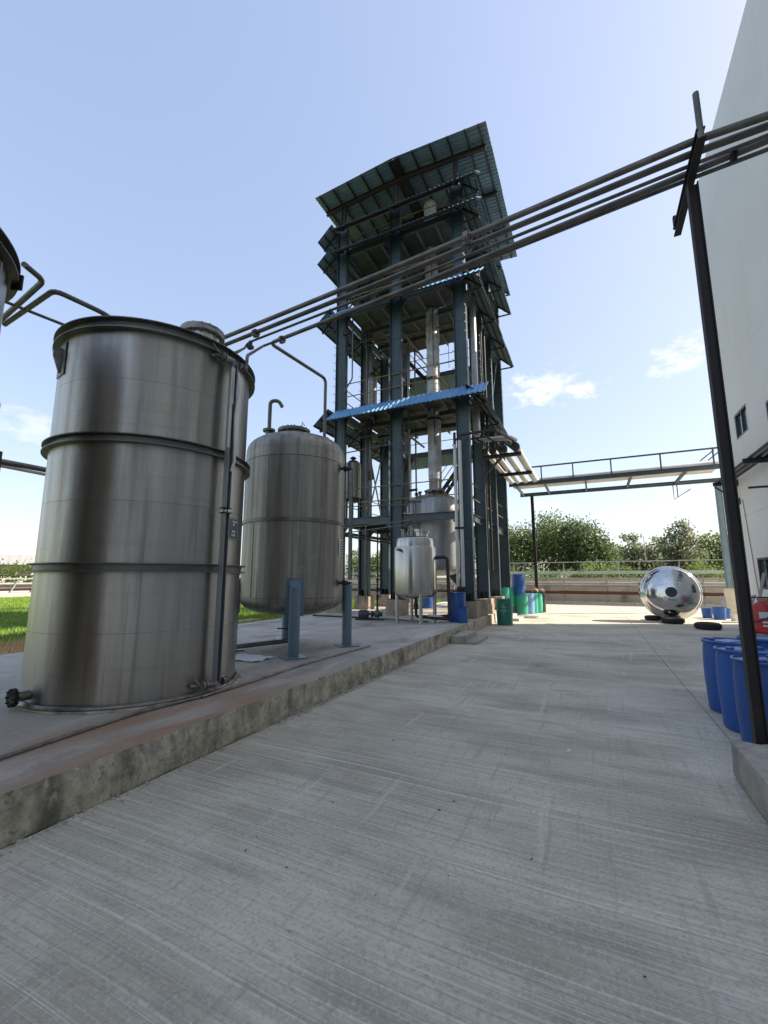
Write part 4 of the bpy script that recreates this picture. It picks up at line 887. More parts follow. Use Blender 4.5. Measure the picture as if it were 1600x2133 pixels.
# ------------------------------------------------------------------ small polished tank on legs
sc = (-5.02, 12.75); SC = (*sc, 0)
sm = thing('mixing_tank', 'small shiny stainless tank on four thin legs before the tower', 'tank', (*sc, ZS))
MB().lathe([(0 if r < 1e-6 else r, 1.22 - h) for r, h in reversed(dish(.65, .16))], SC, 64).build('bottom_dish', m_steelC, sm)
MB().lathe([(.655, 1.22), (.66, 1.24), (.66, 2.62), (.64, 2.66), (.60, 2.665)], SC, 80).build('jacket', m_steelC, sm)
MB().lathe([(.60, 2.66), (.60, 2.86), (.585, 2.89)], SC, 80).build('shell', m_steelC, sm)
MB().lathe([(0 if r < 1e-6 else r, 2.885 + h) for r, h in dish(.59, .12)], SC, 64).build('top_dish', m_steelC, sm)
for a in (-55, 35, 125, 215):
    d = Vector((math.cos(R(a)), math.sin(R(a)), 0)); p = Vector(SC) + d * .60
    lg = MB().tube([p + Vector((0, 0, ZS + .01)), p + Vector((0, 0, 1.36))], .058, 16).build('leg', m_steelC, sm)
    MB().lathe([(0, ZS), (.11, ZS), (.11, ZS + .012), (0, ZS + .012)], p, 20).build('foot_plate', m_steelC, lg)
b = MB().tube([(sc[0] + .24, sc[1] - .05, 2.95), (sc[0] + .24, sc[1] - .05, 3.12)], .2, 24); flange(b, (sc[0] + .24, sc[1] - .05, 3.12), (.12, 0, 1), .255, .03, 28); flange(b, (sc[0] + .24, sc[1] - .05, 3.16), (.12, 0, 1), .255, .03, 28); bolts(b, (sc[0] + .24, sc[1] - .05, 3.15), (.12, 0, 1), .235, 14, .014, .05); b.build('manhole', m_steelC, sm)
for dx, dy, h, r_ in ((-.45, 0, .25, .03), (-.33, -.15, .22, .03), (-.12, .1, .35, .075), (-.3, .2, .2, .04)):
    b = MB().tube([(sc[0] + dx, sc[1] + dy, 2.93), (sc[0] + dx, sc[1] + dy, 2.98 + h)], r_, 12); flange(b, (sc[0] + dx, sc[1] + dy, 2.98 + h), (0, 0, 1), r_ * 1.8, .02); b.build('nozzle', m_fit, sm)
MB().tube([(sc[0] - .02, sc[1] - .1, 3.0), (sc[0] - .02, sc[1] - .1, 4.12)], .02, 8).tube([(sc[0] + .06, sc[1] - .1, 3.0), (sc[0] + .06, sc[1] - .1, 4.1)], .02, 8).tube([(sc[0] - .05, sc[1] - .1, 4.12), (sc[0] + .25, sc[1] - .1, 4.1)], .035, 8).build('inlet_pipe', m_pump, sm)
a_ = math.atan2(-1, .2); MB().tube([(sc[0] - .28, sc[1] - .58, 2.55), (sc[0] - .30, sc[1] - .74, 2.55)], .045, 12).build('side_nozzle', m_dark, sm)
MB().tube([(sc[0] + .60, sc[1] + .1, 2.32), (sc[0] + .98, sc[1] + .2, 2.34), (sc[0] + 1.02, sc[1] + .2, .55), (sc[0] + .4, sc[1] + .2, .5)], .055, 12, bend=.12).build('jacket_pipe', m_blk, sm)
b = MB().tube([(*sc, 1.06), (*sc, .52), (sc[0] + 1.0, sc[1] + .2, .46)], .05, 12, bend=.08); flange(b, (*sc, .95), (0, 0, 1), .09, .02); flange(b, (*sc, .75), (0, 0, 1), .09, .02); b.tube([(*sc, .93), (*sc, .77)], .075, 10); b.build('outlet_pipe', m_blk, sm)
MB().tube([(sc[0] - 1.4, sc[1] - .1, .42), (sc[0] - .1, sc[1] - .25, .40), (sc[0] + .5, sc[1] - .3, .40)], .025, 8, bend=.06).build('drain_pipe', m_pipe, sm)
MB().tube([(sc[0] + .35, sc[1] + .1, .52), (sc[0] + .85, sc[1] + .22, .50)], .07, 12).build('pipe_lagging', m_white, sm)
MB().tube([(sc[0] - .65, sc[1] + .15, 1.2), (sc[0] - .70, sc[1] + .15, 2.55), (sc[0] - .6, sc[1] + .15, 2.6)], .025, 8, bend=.04).build('side_pipe', m_steelC, sm)

# pump beside it
pm = thing('pump_set', 'dark motor and green pump on a base frame before the tower', 'pump', (-6.75, 12.85, ZS))
ax = Vector((.95, .30, 0)).normalized(); q = ax.to_track_quat('Z', 'Y').to_matrix(); p = Vector((-7.05, 12.75, ZS + .19))
b = MB().lathe([(0, -.02), (.10, 0), (.12, .03), (.12, .30), (.10, .33), (0, .34)], p, 20, q)
for k in range(10): a = k * .63; b.bar(p + q @ Vector((math.cos(a) * .12, math.sin(a) * .12, .03)), p + q @ Vector((math.cos(a) * .12, math.sin(a) * .12, .28)), .012, .03)
b.build('motor', m_motor, pm)
MB().lathe([(.03, .34), (.03, .42), (.10, .42), (.10, .48), (.05, .49), (.05, .52)], p, 20, q).build('coupling', m_blk, pm)
b = MB().lathe([(.05, .50), (.07, .52), (.13, .56), (.14, .60), (.14, .66), (.08, .70), (.05, .76), (.08, .76), (.08, .79), (0, .79)], p, 24, q); pp = p + q @ Vector((0, 0, .62)); b.tube([pp, pp + Vector((0, 0, .32))], .04, 10); flange(b, pp + Vector((0, 0, .3)), (0, 0, 1), .08, .02); b.build('casing', m_pump, pm)
m2 = p + ax * .38; MB().box((m2.x, m2.y, ZS + .035), (.95, .24, .07), math.atan2(ax.y, ax.x)).build('base_frame', m_brown, pm)
pu = pp + Vector((0, 0, .32)); b = MB().tube([pu, pu + Vector((0, 0, 2.4))], .025, 8)
for z in (.15, .4, .7): flange(b, pu + Vector((0, 0, z)), (0, 0, 1), .065, .03, 10); b.tube([pu + Vector((0, 0, z + .05)), pu + Vector((0, 0, z + .14))], .045, 8); b.tube([pu + Vector((0, 0, z + .1)), pu + Vector((.14, 0, z + .1))], .02, 6)
b.build('discharge_pipe', m_brown, pm)
MB().tube([(-8.9, 12.8, .40), (-7.1, 12.8, .40)], .03, 8).build('suction_pipe', m_blk, pm)

# conduit lying along the plinth, bundle, stone, film
tag(MB().tube([(-4.10, .2, .352), (-4.13, 1.89, .352), (-4.19, 2.43, .352), (-4.25, 3.1, .352), (-4.15, 3.72, .352), (-4.12, 4.33, .352), (-4.20, 5.69, .352), (-4.12, 7.94, .352)], .016, 8, bend=.2).build('cable_conduit', m_fit), 'thin grey conduit lying along the plinth past the tanks', 'conduit')
cb = thing('wrapped_motor', 'black and white wrapped motor standing behind the gauge tank', 'motor', (-6.3, 6.0, ZS))
b = MB().lathe([(0, 0), (.13, .0), (.15, .1), (.14, .45), (.15, .72), (.11, .82), (0, .84)], (-6.28, 6.08, ZS + .14), 16); b.v = [v + Vector((mnoise.noise(v * 9) * .035, mnoise.noise(v * 8 + Vector((3, 3, 3))) * .035, 0)) for v in b.v]; b.build('wrapping', m_paper, cb)
MB().box((-6.28, 6.08, ZS + .07), (.34, .30, .14), .3).build('base', m_blk, cb); MB().box((-6.16, 6.16, ZS + .5), (.10, .22, .66), .4).build('dark_panel', m_blk, cb)
b = MB().lathe([(0, 0), (.06, .005), (.075, .04), (.05, .085), (0, .09)], (-6.05, 6.18, ZS), 9); b.v = [v + Vector((mnoise.noise(v * 20), mnoise.noise(v * 22), 0)) * .02 for v in b.v]; tag(b.build('loose_stone', m_rock), 'single brown stone on the plinth behind the gauge tank', 'stone')
b = MB(); n_ = 14; vs = [(x_ / n_ * .9 - 5.95, y_ / n_ * .5 + 5.65, ZS + .006 + .02 * (mnoise.noise(Vector((x_ * .6, y_ * .6, 2))) + .6)) for x_ in range(n_ + 1) for y_ in range(n_ + 1)]
b.add(vs, [(i * (n_ + 1) + j, (i + 1) * (n_ + 1) + j, (i + 1) * (n_ + 1) + j + 1, i * (n_ + 1) + j + 1) for i in range(n_) for j in range(n_)]); o = b.build('plastic_film', m_paper); tag(o, 'crumpled white film lying on the plinth by the domed tank', 'film')

# ------------------------------------------------------------------ drums
def drum_mesh(r_, h):
    return [(0, .004), (r_ * .86, .0), (r_ * .93, .012), (r_ * .955, .04), (r_ * .97, h * .2), (r_ * 1.0, h * .42), (r_ * 1.0, h * .6), (r_ * .975, h * .84), (r_ * .93, h * .935), (r_ * .93, h * .95), (r_ * 1.0, h * .955), (r_ * 1.01, h * .97), (r_ * 1.0, h * .985), (r_ * .95, h * .988), (r_ * .93, h * .965), (r_ * .5, h * .972), (0, h * .975)]
def make_drum(name, label, loc, m_, r_=.29, h=.90, group=None, rz=0):
    t_ = thing(name, label, 'drum', loc, group); L_ = Vector(loc)
    MB().lathe(drum_mesh(r_, h), L_, 44).build('body', m_, t_)
    a = rz
    for s_ in (-1, 1):
        p = L_ + Vector((math.cos(a), math.sin(a), 0)) * (s_ * r_ * .62) + Vector((0, 0, h * .955)); MB().lathe([(0, 0), (.042, 0), (.042, .045), (.03, .05), (0, .05)], p, 12).build('bung', m_, t_)
    b = MB().box(L_ + Vector((0, 0, h * .966)), (r_ * 1.1, r_ * .7, .03), a + .8); b.build('lid_panel', m_, t_)
    return t_
gA = 'blue drums beside the brown post'
D1 = make_drum('plastic_drum', 'blue drum furthest left in the row beside the brown post', (1.545, 7.22, 0), m_bdrum, group=gA)
for loc, rz, lab in (((1.53, 6.45, 0), .5, 'middle blue drum of the three in the front row by the post'), ((1.525, 5.72, 0), 1.1, 'blue drum directly behind the brown post, nearest the plinth'), ((2.05, 7.75, 0), .2, 'blue drum behind the first one, only its lid showing'), ((2.24, 6.95, 0), 2, 'blue drum behind the post, right of the middle drum'), ((2.2, 6.25, 0), 1.4, 'blue drum at the right edge beside the plinth'), ((3.05, 9.6, 0), 1.4, 'blue drum standing below the red wheeled unit')):
    copy_thing(D1, loc, rz, lab, gA)
gB = 'drums beside the tower'
make_drum('plastic_drum', 'tall blue drum on the plinth before the tower column', (-3.95, 13.55, ZS), m_bdrum, .29, .92, gB)
make_drum('plastic_drum', 'small blue drum in front of the tall blue one on the plinth', (-3.72, 13.35, ZS), m_bdrum, .175, .46, gB)
G1 = make_drum('plastic_drum', 'dark green drum with pale print standing on the road', (-3.0, 16.45, 0), m_gdrum, .29, .94, gB)
# illegible pale print on the drum, as rows of short strokes
gc = (-3.0, 16.45, 0); va = math.atan2(-16.45, 3.0) - .12
for z, h, w0, k_ in ((.72, .045, .16, 2), (.63, .05, .62, 9), (.575, .015, .5, 12), (.50, .05, .78, 10), (.385, .09, .2, 2), (.335, .012, .6, 12)):
    x = -w0 / 2; st = w0 / k_
    for i in range(k_):
        if z == .385: shell_patch(gc, .288, va + x + .01, va + x + st * .35, z, z + h, .004, 2).build('print', m_print, G1); shell_patch(gc, .288, va + x + .01, va + x + st * .8, z + h * (.75 if i else 0), z + h * (1.0 if i else .25), .0045, 2).build('print', m_print, G1)
        else: shell_patch(gc, .288, va + x, va + x + st * random.uniform(.55, .85), z, z + h * random.uniform(.75, 1), .004, 2).build('print', m_print, G1)
        x += st
make_drum('plastic_drum', 'pale green drum on the plinth behind the printed green drum', (-3.75, 20.6, ZS), m_gdrumL, .25, .92, gB)
make_drum('plastic_drum', 'second pale green drum on the plinth, right of its twin', (-3.62, 21.4, ZS), m_gdrumL, .25, .92, gB)
make_drum('plastic_drum', 'green drum at the stair with a blue drum stacked on it', (-3.12, 21.5, 0), m_gdrumL, .30, .92, gB)
make_drum('plastic_drum', 'blue drum stacked on top of a green drum', (-3.2, 21.45, .90), m_bdrum, .29, .98, gB)
make_drum('plastic_drum', 'faded pale blue drum between the green drums', (-2.86, 21.95, 0), m_pdrum, .28, .94, gB)
make_drum('plastic_drum', 'narrow green drum right of the faded blue one', (-2.72, 22.35, 0), m_gdrumL, .26, .94, gB)
make_drum('plastic_drum', 'green drum next to the black gas cylinders', (-2.56, 22.85, 0), m_gdrumL, .26, .94, gB)
make_drum('plastic_drum', 'dark green drum in the shade under the tower', (-5.3, 20.2, ZS), m_gdrum, .29, .92, gB)
make_drum('plastic_drum', 'blue drum lying back in the shade behind the mixing tank', (-6.9, 19.0, ZS), m_bdrum, .29, .5, gB)
for loc, lab in (((-2.38, 23.35, 0), 'black gas cylinder with a tan shoulder at the end of the drums'), ((-2.72, 23.8, 0), 'black gas cylinder half hidden behind the green drums')):
    t_ = thing('gas_cylinder', lab, 'gas cylinder', loc, 'gas cylinders by the drums')
    MB().lathe([(0, 0), (.17, 0), (.17, .98), (.165, 1.0)], loc, 24).build('body', m_cyl, t_)
    MB().lathe([(.168, 1.0), (.15, 1.08), (.08, 1.14), (.035, 1.15), (.035, 1.22), (0, 1.22)], loc, 24).build('shoulder', m_tan, t_)
tag(MB().box((-3.38, 17.2, .42), (.05, .18, .84), .1).build('timber_post', m_kerb), 'short pale timber post at the plinth end by the printed drum', 'post')
tag(MB().box((-3.72, 16.1, .62), (.30, .45, .58)).build('footing_block', m_ped), 'low concrete block on the plinth edge before the right tower footing', 'block')
tag(MB().box((-3.98, 14.35, .56), (.12, .25, .46)).build('concrete_stub', m_block), 'short concrete stub post beside the tall blue drum', 'post')

# ------------------------------------------------------------------ polished dished end on tyres
dcn = Vector((2.72, 20.35, 1.13)); axis = Vector((-.07, -.99, .07)).normalized()
dh = thing('dished_end', 'mirror polished round vessel end propped on old tyres', 'vessel end', (2.72, 20.35, .2))
q = axis.to_track_quat('Z', 'Y').to_matrix(); Rd = 1.04
prof = [(Rd, -.42), (Rd, -.10)] + [(Rd - .09 + .09 * math.cos(a), -.10 + .12 * math.sin(a)) for a in [k * math.pi / 2 / 6 for k in range(1, 6)]] + [((Rd - .08) * math.cos(a), .02 + .26 * math.sin(a)) for a in [.10 + k * (math.pi / 2 - .10) / 14 for k in range(14)]] + [(0, .28)]
prof += []
MB().lathe(prof, dcn, 96, q).build('dish', m_mirror, dh, angle=60)
MB().lathe([(0, -.30), (Rd - .012, -.30), (Rd - .012, -.42), (Rd + .03, -.42), (Rd + .03, -.38), (Rd, -.38)], dcn, 96, q).build('rolled_rim', m_steelC, dh)
b = MB().lathe([(.20, .20), (.20, .32), (.19, .335), (.11, .335), (.11, .295), (0, .295)], dcn, 32, q); bolts(b, dcn + axis * .335, axis, .155, 8, .014, .014); b.build('centre_nozzle', m_motor, dh)
ux = q @ Vector((1, 0, 0)); uy = q @ Vector((0, 1, 0))
sx = Vector((1, 0, 0)); sz = axis.cross(sx).normalized() * -1
if sz.z < 0: sz = -sz
for dx, dz in ((.27, .31), (-.21, -.25)):
    p = dcn + sx * dx + sz * dz; MB().lathe([(.085, .18), (.085, .285), (.075, .295), (.04, .295), (.04, .22), (0, .22)], p, 24, q).build('side_nozzle', m_steelC, dh)
for k in (-.1, .12, .35): MB().box(dcn - axis * .40 + Vector((-Rd - .01, 0, k)), (.06, .06, .12), .1).build('edge_clip', m_fit, dh)
def tyre(label, loc, rx_, ry_, first=[None]):
    if first[0] is None:
        L_ = Vector(loc); t_ = thing('old_tyre', label, 'tyre', loc, 'old tyres on the ground'); rr = .32
        prof = [(.20, .03), (.205, .0), (.30, .0), (.355, .03), (.375, .08), (.375, .14), (.355, .19), (.30, .22), (.205, .22), (.20, .19), (.215, .16), (.30, .15), (.30, .07), (.215, .06), (.20, .03)]
        MB().lathe(prof, L_, 40).build('tyre', m_tyre, t_); tb_ = MB()
        for k in range(40):
            a = k * math.pi / 20; tb_.box(L_ + Vector((.377 * math.cos(a), .377 * math.sin(a), .11)), (.008, .03, .12), a)
        g_ = tb_.build('tread_blocks', m_tyre, t_); g_['kind'] = 'stuff'; first[0] = t_; return t_
    return copy_thing(first[0], loc, 0, label)
tyre('old tyre under the front of the polished vessel end', (2.62, 19.75, 0), 0, 0)
x_ = tyre('old tyre under the left rear of the polished vessel end', (2.10, 20.85, 0), 0, 0); x_.scale = (.8, .8, .85)
x_ = tyre('loose old tyre lying flat right of the polished vessel end', (3.36, 18.0, 0), 0, 0); x_.scale = (1.0, 1.0, 1.0)
# cut blue tubs, boards, bucket near the building corner
for i, (loc, rz, lab) in enumerate((((4.60, 22.3, 0), 0, 'front blue cut tub near the corner of the white building'), ((4.30, 22.9, 0), .5, 'blue cut tub behind and left of the front one'), ((4.95, 23.0, 0), .9, 'blue cut tub behind and right of the front one'))):
    t_ = thing('cut_tub', lab, 'tub', loc, 'cut blue tubs'); k_ = .82 if i == 0 else .68; b = MB().lathe([(r_ * k_, z_ * k_) for r_, z_ in ((0, .01), (.22, .0), (.25, .02), (.30, .60), (.285, .60), (.235, .04), (0, .03))], loc, 28); b.build('body', m_bdrum, t_)
    if i == 0: MB().lathe([(.24, .48), (.255, .485), (.255, .50), (.23, .50)], loc, 28).build('rim', m_bdrum, t_)
tag(MB().box((5.35, 23.6, .62), (.45, .04, 1.25), -.1, Matrix.Rotation(-.1, 3, 'Z') @ Matrix.Rotation(-.16, 3, 'X')).build('cream_board', m_cream), 'cream board leaning by the corner of the white building', 'board')
tag(MB().box((5.0, 23.3, .45), (.2, .05, .95), .1, Matrix.Rotation(.1, 3, 'Z') @ Matrix.Rotation(-.2, 3, 'X')).build('grey_plank', m_board), 'narrow grey plank standing beside the blue tubs', 'board')
t_ = thing('white_bucket', 'small white bucket on the ground by the cream board', 'bucket', (5.0, 21.9, 0)); MB().lathe([(0, .0), (.12, .0), (.15, .26), (.14, .26), (.11, .02), (0, .02)], (5.0, 21.9, 0), 20).build('body', m_white, t_)
MB().tube([(4.86, 21.9, .25), (4.95, 21.9, .36), (5.05, 21.9, .36), (5.14, 21.9, .25)], .006, 6).build('handle', m_fit, t_)
tag(MB().box((4.75, 20.9, .03), (.9, .12, .04), .45).build('timber_plank', m_kerb), 'pale timber plank lying on the ground by the white building corner', 'plank')
def lean(name, label, m_, base, top, w_, th):
    base = Vector(base); top = Vector(top); b = MB().bar(base, top, w_, th, (-1, 0, .3)); return tag(b.build(name, m_), label, 'board')
lean('leaning_board', 'tall grey board leaning on the white wall below the window', m_board, (4.35, 17.3, .0), (4.78, 17.15, 1.85), .22, .03)
lean('leaning_board', 'shorter grey board leaning left of the tall one', m_board, (4.15, 17.6, 0), (4.62, 17.75, 1.15), .3, .03)
lean('leaning_bar', 'black bar leaning in front of the grey boards', m_blk, (4.25, 16.7, 0), (4.5, 16.7, .95), .06, .03)
# red wheeled unit
ru = thing('wheeled_extinguisher', 'red wheeled extinguisher with black hose against the white wall', 'extinguisher', (4.24, 15.75, 0))
pc = Vector((4.24, 15.75, .0))
MB().lathe([(0, .16), (.18, .16), (.225, .22), (.235, .85), (.2, .97), (.10, 1.03), (0, 1.04)], pc, 32).build('cylinder', m_red, ru)
MB().tube([pc + Vector((0, 0, 1.02)), pc + Vector((0, 0, 1.12))], .06, 12).tube([pc + Vector((-.1, 0, 1.1)), pc + Vector((.14, 0, 1.1))], .03, 8).build('valve_head', m_tan, ru)
b = MB().tube([pc + Vector((-.24, .1, .1)), pc + Vector((-.26, .1, 1.15)), pc + Vector((.26, .1, 1.15)), pc + Vector((.24, .1, .1))], .018, 8, bend=.08); b.build('trolley_frame', m_blk, ru)
for s_ in (-1, 1):
    wq = Vector((1, 0, 0)).to_track_quat('Z', 'Y').to_matrix(); MB().lathe([(0, -.03), (.09, -.03), (.13, -.03), (.14, -.015), (.14, .015), (.13, .03), (0, .03)], pc + Vector((s_ * .29, .05, .14)), 24, wq).build('wheel', m_tyre, ru)
hp = [pc + Vector((.27 * math.cos(a) * (1 + .1 * math.sin(3 * a)), .27 * math.sin(a) - .02, .95 - .5 * abs(math.sin(a / 2)) * (1 if k % 2 else .9))) for k, a in enumerate([i * math.pi / 8 for i in range(-9, 6)])]
MB().tube(hp, .016, 8).tube([pc + Vector((-.25, -.1, .75)), pc + Vector((-.6, -.1, .78))], .014, 6).build('hose', m_blk, ru)
shell_patch(pc, .235, math.atan2(-1, -.28) - .35, math.atan2(-1, -.28) + .55, .58, .76, .003, 6).build('label_plate', m_signw, ru)
for z in (.36, .46): shell_patch(pc, .232, math.atan2(-1, -.28) - .1, math.atan2(-1, -.28) + .5, z, z + .05, .006, 5).build('label_strip', m_signw, ru)
t_ = thing('battery_box', 'yellow and black box on top of crates behind the red extinguisher', 'box', (4.62, 16.5, 0)); MB().box((4.7, 16.5, .5), (.5, .5, 1.0)).build('crate', m_board, t_); MB().box((4.7, 16.5, 1.07), (.46, .44, .14)).build('box_body', m_tan, t_)
# litter
for i, (x, y, lab) in enumerate(((-.70, 7.6, 'white paper scrap on the road nearer the plinth'), (-.33, 4.9, 'white paper scrap on the road nearest the camera'))):
    b = MB(); vs = [(x + random.uniform(-.05, .05), y + random.uniform(-.04, .04), random.uniform(.003, .03)) for _ in range(7)]; b.add(vs, [(0, 1, 2), (2, 1, 3), (3, 4, 0), (4, 5, 0), (5, 6, 1)]); tag(b.build('paper_scrap', m_paper, flat=True), lab, 'litter')

# ------------------------------------------------------------------ back boundary: wall, pipe rack, fence rail
bw = thing('boundary_wall', 'weathered plaster boundary wall at the far end of the yard', 'wall', (0, 32.6, 0))
for i in range(18):
    x = -47 + i * 5.0; MB().box((x + 2.5, 32.6 + random.uniform(-.01, .01), .80), (4.985, .22, 1.62)).build('wall_bay', m_bwall, bw, flat=True)
MB().box((-2, 32.6, 1.66), (90, .30, .09)).build('coping', m_kerb, bw, flat=True)
pr_ = thing('pipe_rack', 'low pipe rack with green, silver and red pipes along the far boundary wall', 'pipe rack', (0, 31.6, 0))
for x in [-1.75 + 2.55 * k for k in range(-17, 10)]:
    MB().box((x, 31.6, .98), (.09, .09, 2.0)).box((x, 31.85, 1.12), (.06, .6, .06)).build('rack_post', m_rack, pr_, flat=True)
MB().box((-4, 31.6, 2.04), (88, .45, .20)).build('cable_tray', m_greenpipe, pr_, flat=True)
MB().tube([(-47, 31.5, 1.20), (36, 31.5, 1.20)], .07, 10).build('pipe', m_rack, pr_); MB().tube([(-47, 31.7, 1.38), (36, 31.7, 1.38)], .05, 10).build('pipe', m_kerb, pr_); MB().tube([(-47, 31.45, .74), (36, 31.45, .74)], .10, 10).build('pipe', m_redpipe, pr_)
MB().tube([(-4, 31.4, 1.05), (-2.5, 31.35, .82), (-.5, 31.35, .98), (.8, 31.4, 1.12)], .035, 8, bend=.4).build('hose', m_tan, pr_)
fr = thing('fence_rail', 'thin pipe rail on tall posts above the boundary wall', 'rail', (0, 32.9, 0))
MB().tube([(-47, 32.9, 2.66), (36, 32.9, 2.85)], .035, 8).build('rail', m_rack, fr)
for x in [-8.6 + 3.4 * k for k in range(-11, 13)]: MB().tube([(x, 32.9, 0), (x, 32.9, 2.75)], .03, 8).build('rail_post', m_rack, fr)
MB().tube([(3.2, 32.9, 2.7), (3.2, 32.9, 4.4)], .025, 6).build('light_pole', m_rack, fr)
# left boundary rack
lr = thing('pipe_rack', 'distant pipe rack with leaning struts along the left edge of the lawn', 'pipe rack', (-47.5, 15, 0))
for y in [3 + 1.6 * k for k in range(17)]: MB().bar((-47.2, y, 0), (-47.2, y + .7, 1.55), .12, .1).build('rack_strut', m_rack, lr, flat=True)
MB().box((-47.3, 16, 1.62), (.4, 29, .12)).build('cable_tray', m_rack, lr, flat=True)
for z, r_, m_ in ((1.15, .12, m_rack), (.75, .12, m_redpipe), (.4, .12, m_kerb)): MB().tube([(-47.4, 2, z), (-47.4, 30, z)], r_, 8).build('pipe', m_, lr)
tag(MB().box((-46.4, 16, .12), (.3, 29, .5)).build('low_wall', m_kerb), 'low pale kerb wall at the far left edge of the lawn', 'wall')
tag(MB().box((-48.3, 16, .6), (.3, 29, 1.2)).build('boundary_wall', m_bwall), 'plaster boundary wall behind the left pipe rack', 'wall')
# far shed on the left
sh = thing('factory_shed', 'long low grey shed beyond the lawn at the far left', 'building', (-90, 40, 0))
MB().box((-96, 40, 1.9), (10, 60, 3.8)).build('wall', m_bwall, sh, flat=True)
b = MB().add([(-90, 8, 3.9), (-90, 72, 3.9), (-90, 72, 6.1), (-90, 8, 5.2), (-102, 8, 3.9), (-102, 72, 3.9), (-102, 72, 6.1), (-102, 8, 5.2)], [(0, 1, 2, 3), (3, 2, 6, 7), (4, 7, 6, 5), (0, 3, 7, 4), (1, 5, 6, 2)]); b.build('roof', m_shed, sh, flat=True)
MB().box((-89.8, 40, 3.85), (.4, 64, .2)).build('eave', m_blk, sh, flat=True)
for y in range(30, 56, 4): MB().box((-90.9, y, 2.6), (.1, 1.6, 1.0)).build('window', m_frame, sh, flat=True)
pipe_thing('side_pipe', 'horizontal grey pipe in the gap left of the gauge tank', [(-11, 3.6, 4.10), (-11, 11.0, 4.16)], .06, m_pipe, 0)
pipe_thing('side_pipe', 'thinner pipe under the horizontal one left of the gauge tank', [(-11, 3.6, 4.02), (-11.1, 11.0, 3.98)], .035, m_kerb, 0)
sp = thing('side_post', 'pipe post at the far left edge beyond the tanks', 'post', (-11, 4.28, 0)); MB().hbeam((-11, 4.30, 0), (-11, 4.30, 4.3), .16, .14, (1, 0, 0)).build('column', m_brown, sp)

# ------------------------------------------------------------------ trees
def tree(name, label, base, blobs, n_leaf, leaf, m_, group=None, lean_=0, trunk_r=.16):
    """blobs: (dx, dy, z, rx, rz); leaves gather in sprays over and through the blobs"""
    bx_, by_ = base; t_ = thing(name, label, 'tree', (bx_, by_, -.3), group)
    b = MB(); tot = sum(r0 * r0 * r1 for *_, r0, r1 in blobs); sprays = []
    zt = min(z - rz * .5 for _, _, z, _, rz in blobs)
    tr = MB().tube([(bx_, by_, -.3), (bx_ + random.uniform(-.2, .2), by_, zt * .5), (bx_ + random.uniform(-.3, .3), by_, zt + .3)], [trunk_r, trunk_r * .8, trunk_r * .6], 8)
    for dx, dy, z, r0, r1 in blobs:
        k = max(6, int(n_leaf * r0 * r0 * r1 / tot / 46))
        c_ = Vector((bx_ + dx, by_ + dy, z))
        tr.tube([(bx_, by_, zt * .7), (bx_ + dx * .5, by_ + dy * .5, (zt + z) / 2), c_], [trunk_r * .55, trunk_r * .3, trunk_r * .1], 6)
        for _ in range(k):
            v = Vector((random.gauss(0, 1), random.gauss(0, 1), random.gauss(0, 1))).normalized()
            f_ = random.uniform(.35, 1.0) ** .55
            v = v * f_ * (1 + .35 * mnoise.noise(v * 2.3 + c_))
            p = c_ + Vector((v.x * r0, v.y * r0, v.z * r1)); out_ = Vector((v.x, v.y, v.z * .6 + .35)).normalized()
            tr.tube([c_ + (p - c_) * .35, p], [trunk_r * .10, .012], 4, caps=False)
            for _ in range(38):
                g = Vector((random.gauss(0, 1), random.gauss(0, 1), random.gauss(0, .7))) * (.25 * (r0 + r1) / 2 + .05) ; q_ = p + g + out_ * random.uniform(-.1, .3)
                a = Vector((random.gauss(0, 1), random.gauss(0, 1), random.gauss(0, .6))).normalized(); u_ = (out_ + Vector((random.gauss(0, .7), random.gauss(0, .7), random.gauss(0, .7)))).normalized()
                w_ = a.cross(u_).normalized(); s_ = leaf * random.uniform(.6, 1.35)
                b.add([q_, q_ + w_ * s_ * .32 + u_ * s_ * .5, q_ + u_ * s_, q_ - w_ * s_ * .32 + u_ * s_ * .5], [(0, 1, 2, 3)])
    b.build('crown', m_, t_, flat=True); tr.build('trunk', m_bark, t_)
    return t_
gT = 'trees beyond the boundary wall'
tree('broadleaf_tree', 'rounded mid green tree just right of the tower columns', (-7.0, 42), [(-.6, 0, 4.9, 1.7, 1.5), (.9, 0, 5.1, 1.4, 1.4), (0, .5, 3.4, 2.2, 1.6), (-1.6, 0, 3.4, 1.4, 1.5)], 13650, .20, m_leafA, gT)
tree('broadleaf_tree', 'tallest leafy tree behind the bridge post', (-3.2, 43), [(0, 0, 6.0, 1.5, 1.5), (-1.1, .2, 5.0, 1.5, 1.6), (1.3, 0, 5.6, 1.3, 1.4), (0, 0, 3.6, 2.2, 1.8), (1.4, 0, 3.5, 1.4, 1.4)], 15750, .20, m_leafA, gT)
tree('broadleaf_tree', 'dark drooping tree at the right of the left tree group', (-.2, 42), [(-.7, 0, 5.4, 1.2, 1.3), (.3, 0, 4.9, 1.2, 1.1), (0, 0, 3.6, 1.8, 1.5), (1.0, -.3, 4.1, .9, .8), (.2, 0, 2.4, 1.9, 1.1)], 13650, .20, m_leafB, gT)
tree('broadleaf_tree', 'bushy tree half hidden behind the right tower columns', (-9.6, 45), [(0, 0, 5.2, 1.6, 1.8), (1.0, 0, 3.4, 1.8, 1.6)], 7350, .20, m_leafA, gT)
tree('distant_tree', 'low dark tree in the gap between the tree groups', (2.6, 60), [(-.3, 0, 4.4, 1.3, .9), (.7, 0, 3.6, 1.2, 1.2), (0, 0, 2.6, 1.8, 1.2)], 5720, .27, m_leafB, gT)
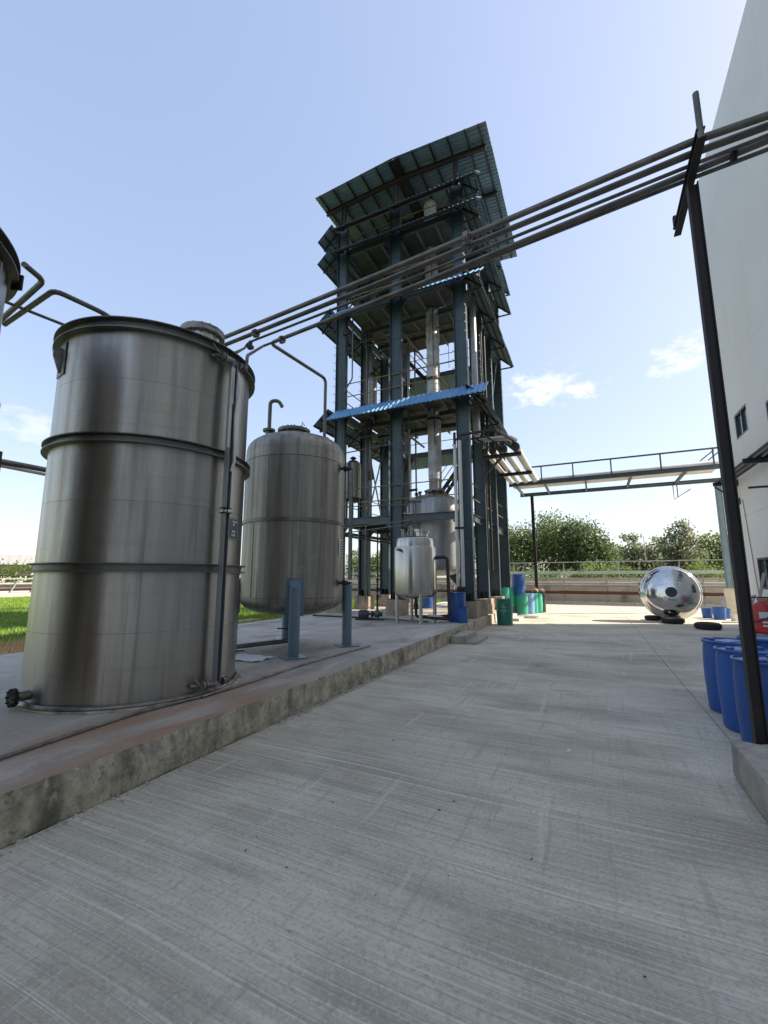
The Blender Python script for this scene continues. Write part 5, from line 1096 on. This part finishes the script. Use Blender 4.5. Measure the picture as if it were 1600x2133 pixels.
tree('distant_tree', 'olive tree with a ragged top left of the tall feathery one', (4.4, 56), [(-.4, 0, 5.2, .9, 1.1), (.5, 0, 4.3, 1.1, 1.1), (1.6, 0, 3.7, 1.0, 1.0), (0, 0, 2.8, 1.8, 1.4)], 6600, .27, m_leafC, gT)
tree('distant_tree', 'thin airy tree behind the light pole', (7.0, 64), [(0, 0, 5.4, .9, 1.0), (-.3, 0, 4.0, 1.2, 1.2), (.2, 0, 2.8, 1.8, 1.5)], 3520, .27, m_leafC, gT)
tree('distant_tree', 'tall feathery tree above the polished vessel end', (9.0, 58), [(.3, 0, 6.3, 1.0, 1.4), (-.8, 0, 5.3, 1.2, 1.2), (1.0, 0, 4.6, 1.1, 1.4), (-.3, 0, 3.3, 2.1, 1.7)], 9900, .27, m_leafC, gT)
tree('distant_tree', 'rounded tree beside the grey bridge post at the right', (13.2, 62), [(0, 0, 5.4, 1.6, 1.3), (1.5, 0, 4.8, 1.3, 1.3), (-.8, 0, 4.0, 1.6, 1.5), (0, 0, 2.8, 2.3, 1.4)], 8800, .27, m_leafA, gT)
tree('distant_tree', 'distant tree seen between the left tower columns', (-33.3, 60), [(0, 0, 4.3, 1.6, 1.4), (.5, 0, 2.8, 1.9, 1.4)], 4840, .27, m_leafA, gT)
tree('distant_tree', 'distant tree seen right of the left tower columns', (-28.8, 58), [(0, 0, 3.8, 1.4, 1.3), (-.4, 0, 2.6, 1.6, 1.2)], 4400, .27, m_leafA, gT)
gS = 'shrubs along the back of the boundary wall'
for i, (x, y, r_, lab) in enumerate(((-6.4, 34.6, 1.2, 'bright shrub behind the rail at the tower foot'), (-4.2, 34.8, 1.2, 'bright shrub below the tallest leafy tree'), (-1.9, 34.6, 1.1, 'bright shrub below the dark drooping tree'), (.3, 34.8, 1.2, 'bright shrub left of the light pole'), (2.3, 34.7, 1.1, 'bright shrub right behind the light pole'), (4.4, 34.9, 1.2, 'bright shrub above the top of the polished vessel end'), (6.4, 34.7, 1.2, 'bright shrub right of the polished vessel end'), (8.5, 34.8, 1.2, 'bright shrub beside the grey bridge post'))):
    tree('shrub', lab, (x, y), [(0, 0, 1.35 + .45 * ((i * 7) % 3 == 0), r_ * (.7 + .35 * ((i * 5) % 4) / 3), .75), (r_ * .75, .3, 1.1, r_ * .6, .75)], 2200, .15, m_leafA if i < 4 else m_leafD, gS, trunk_r=.05)
for i, (x, y, lab) in enumerate(((-52, 19, 'shrub behind the left pipe rack, left one'), (-53, 24, 'shrub behind the left pipe rack, right one'))):
    tree('shrub', lab, (x, y), [(0, 0, 1.6, 2.2, 1.3), (.5, 2, 1.5, 1.8, 1.2)], 1200, .35, m_leafD, 'shrubs by the left boundary', trunk_r=.06)
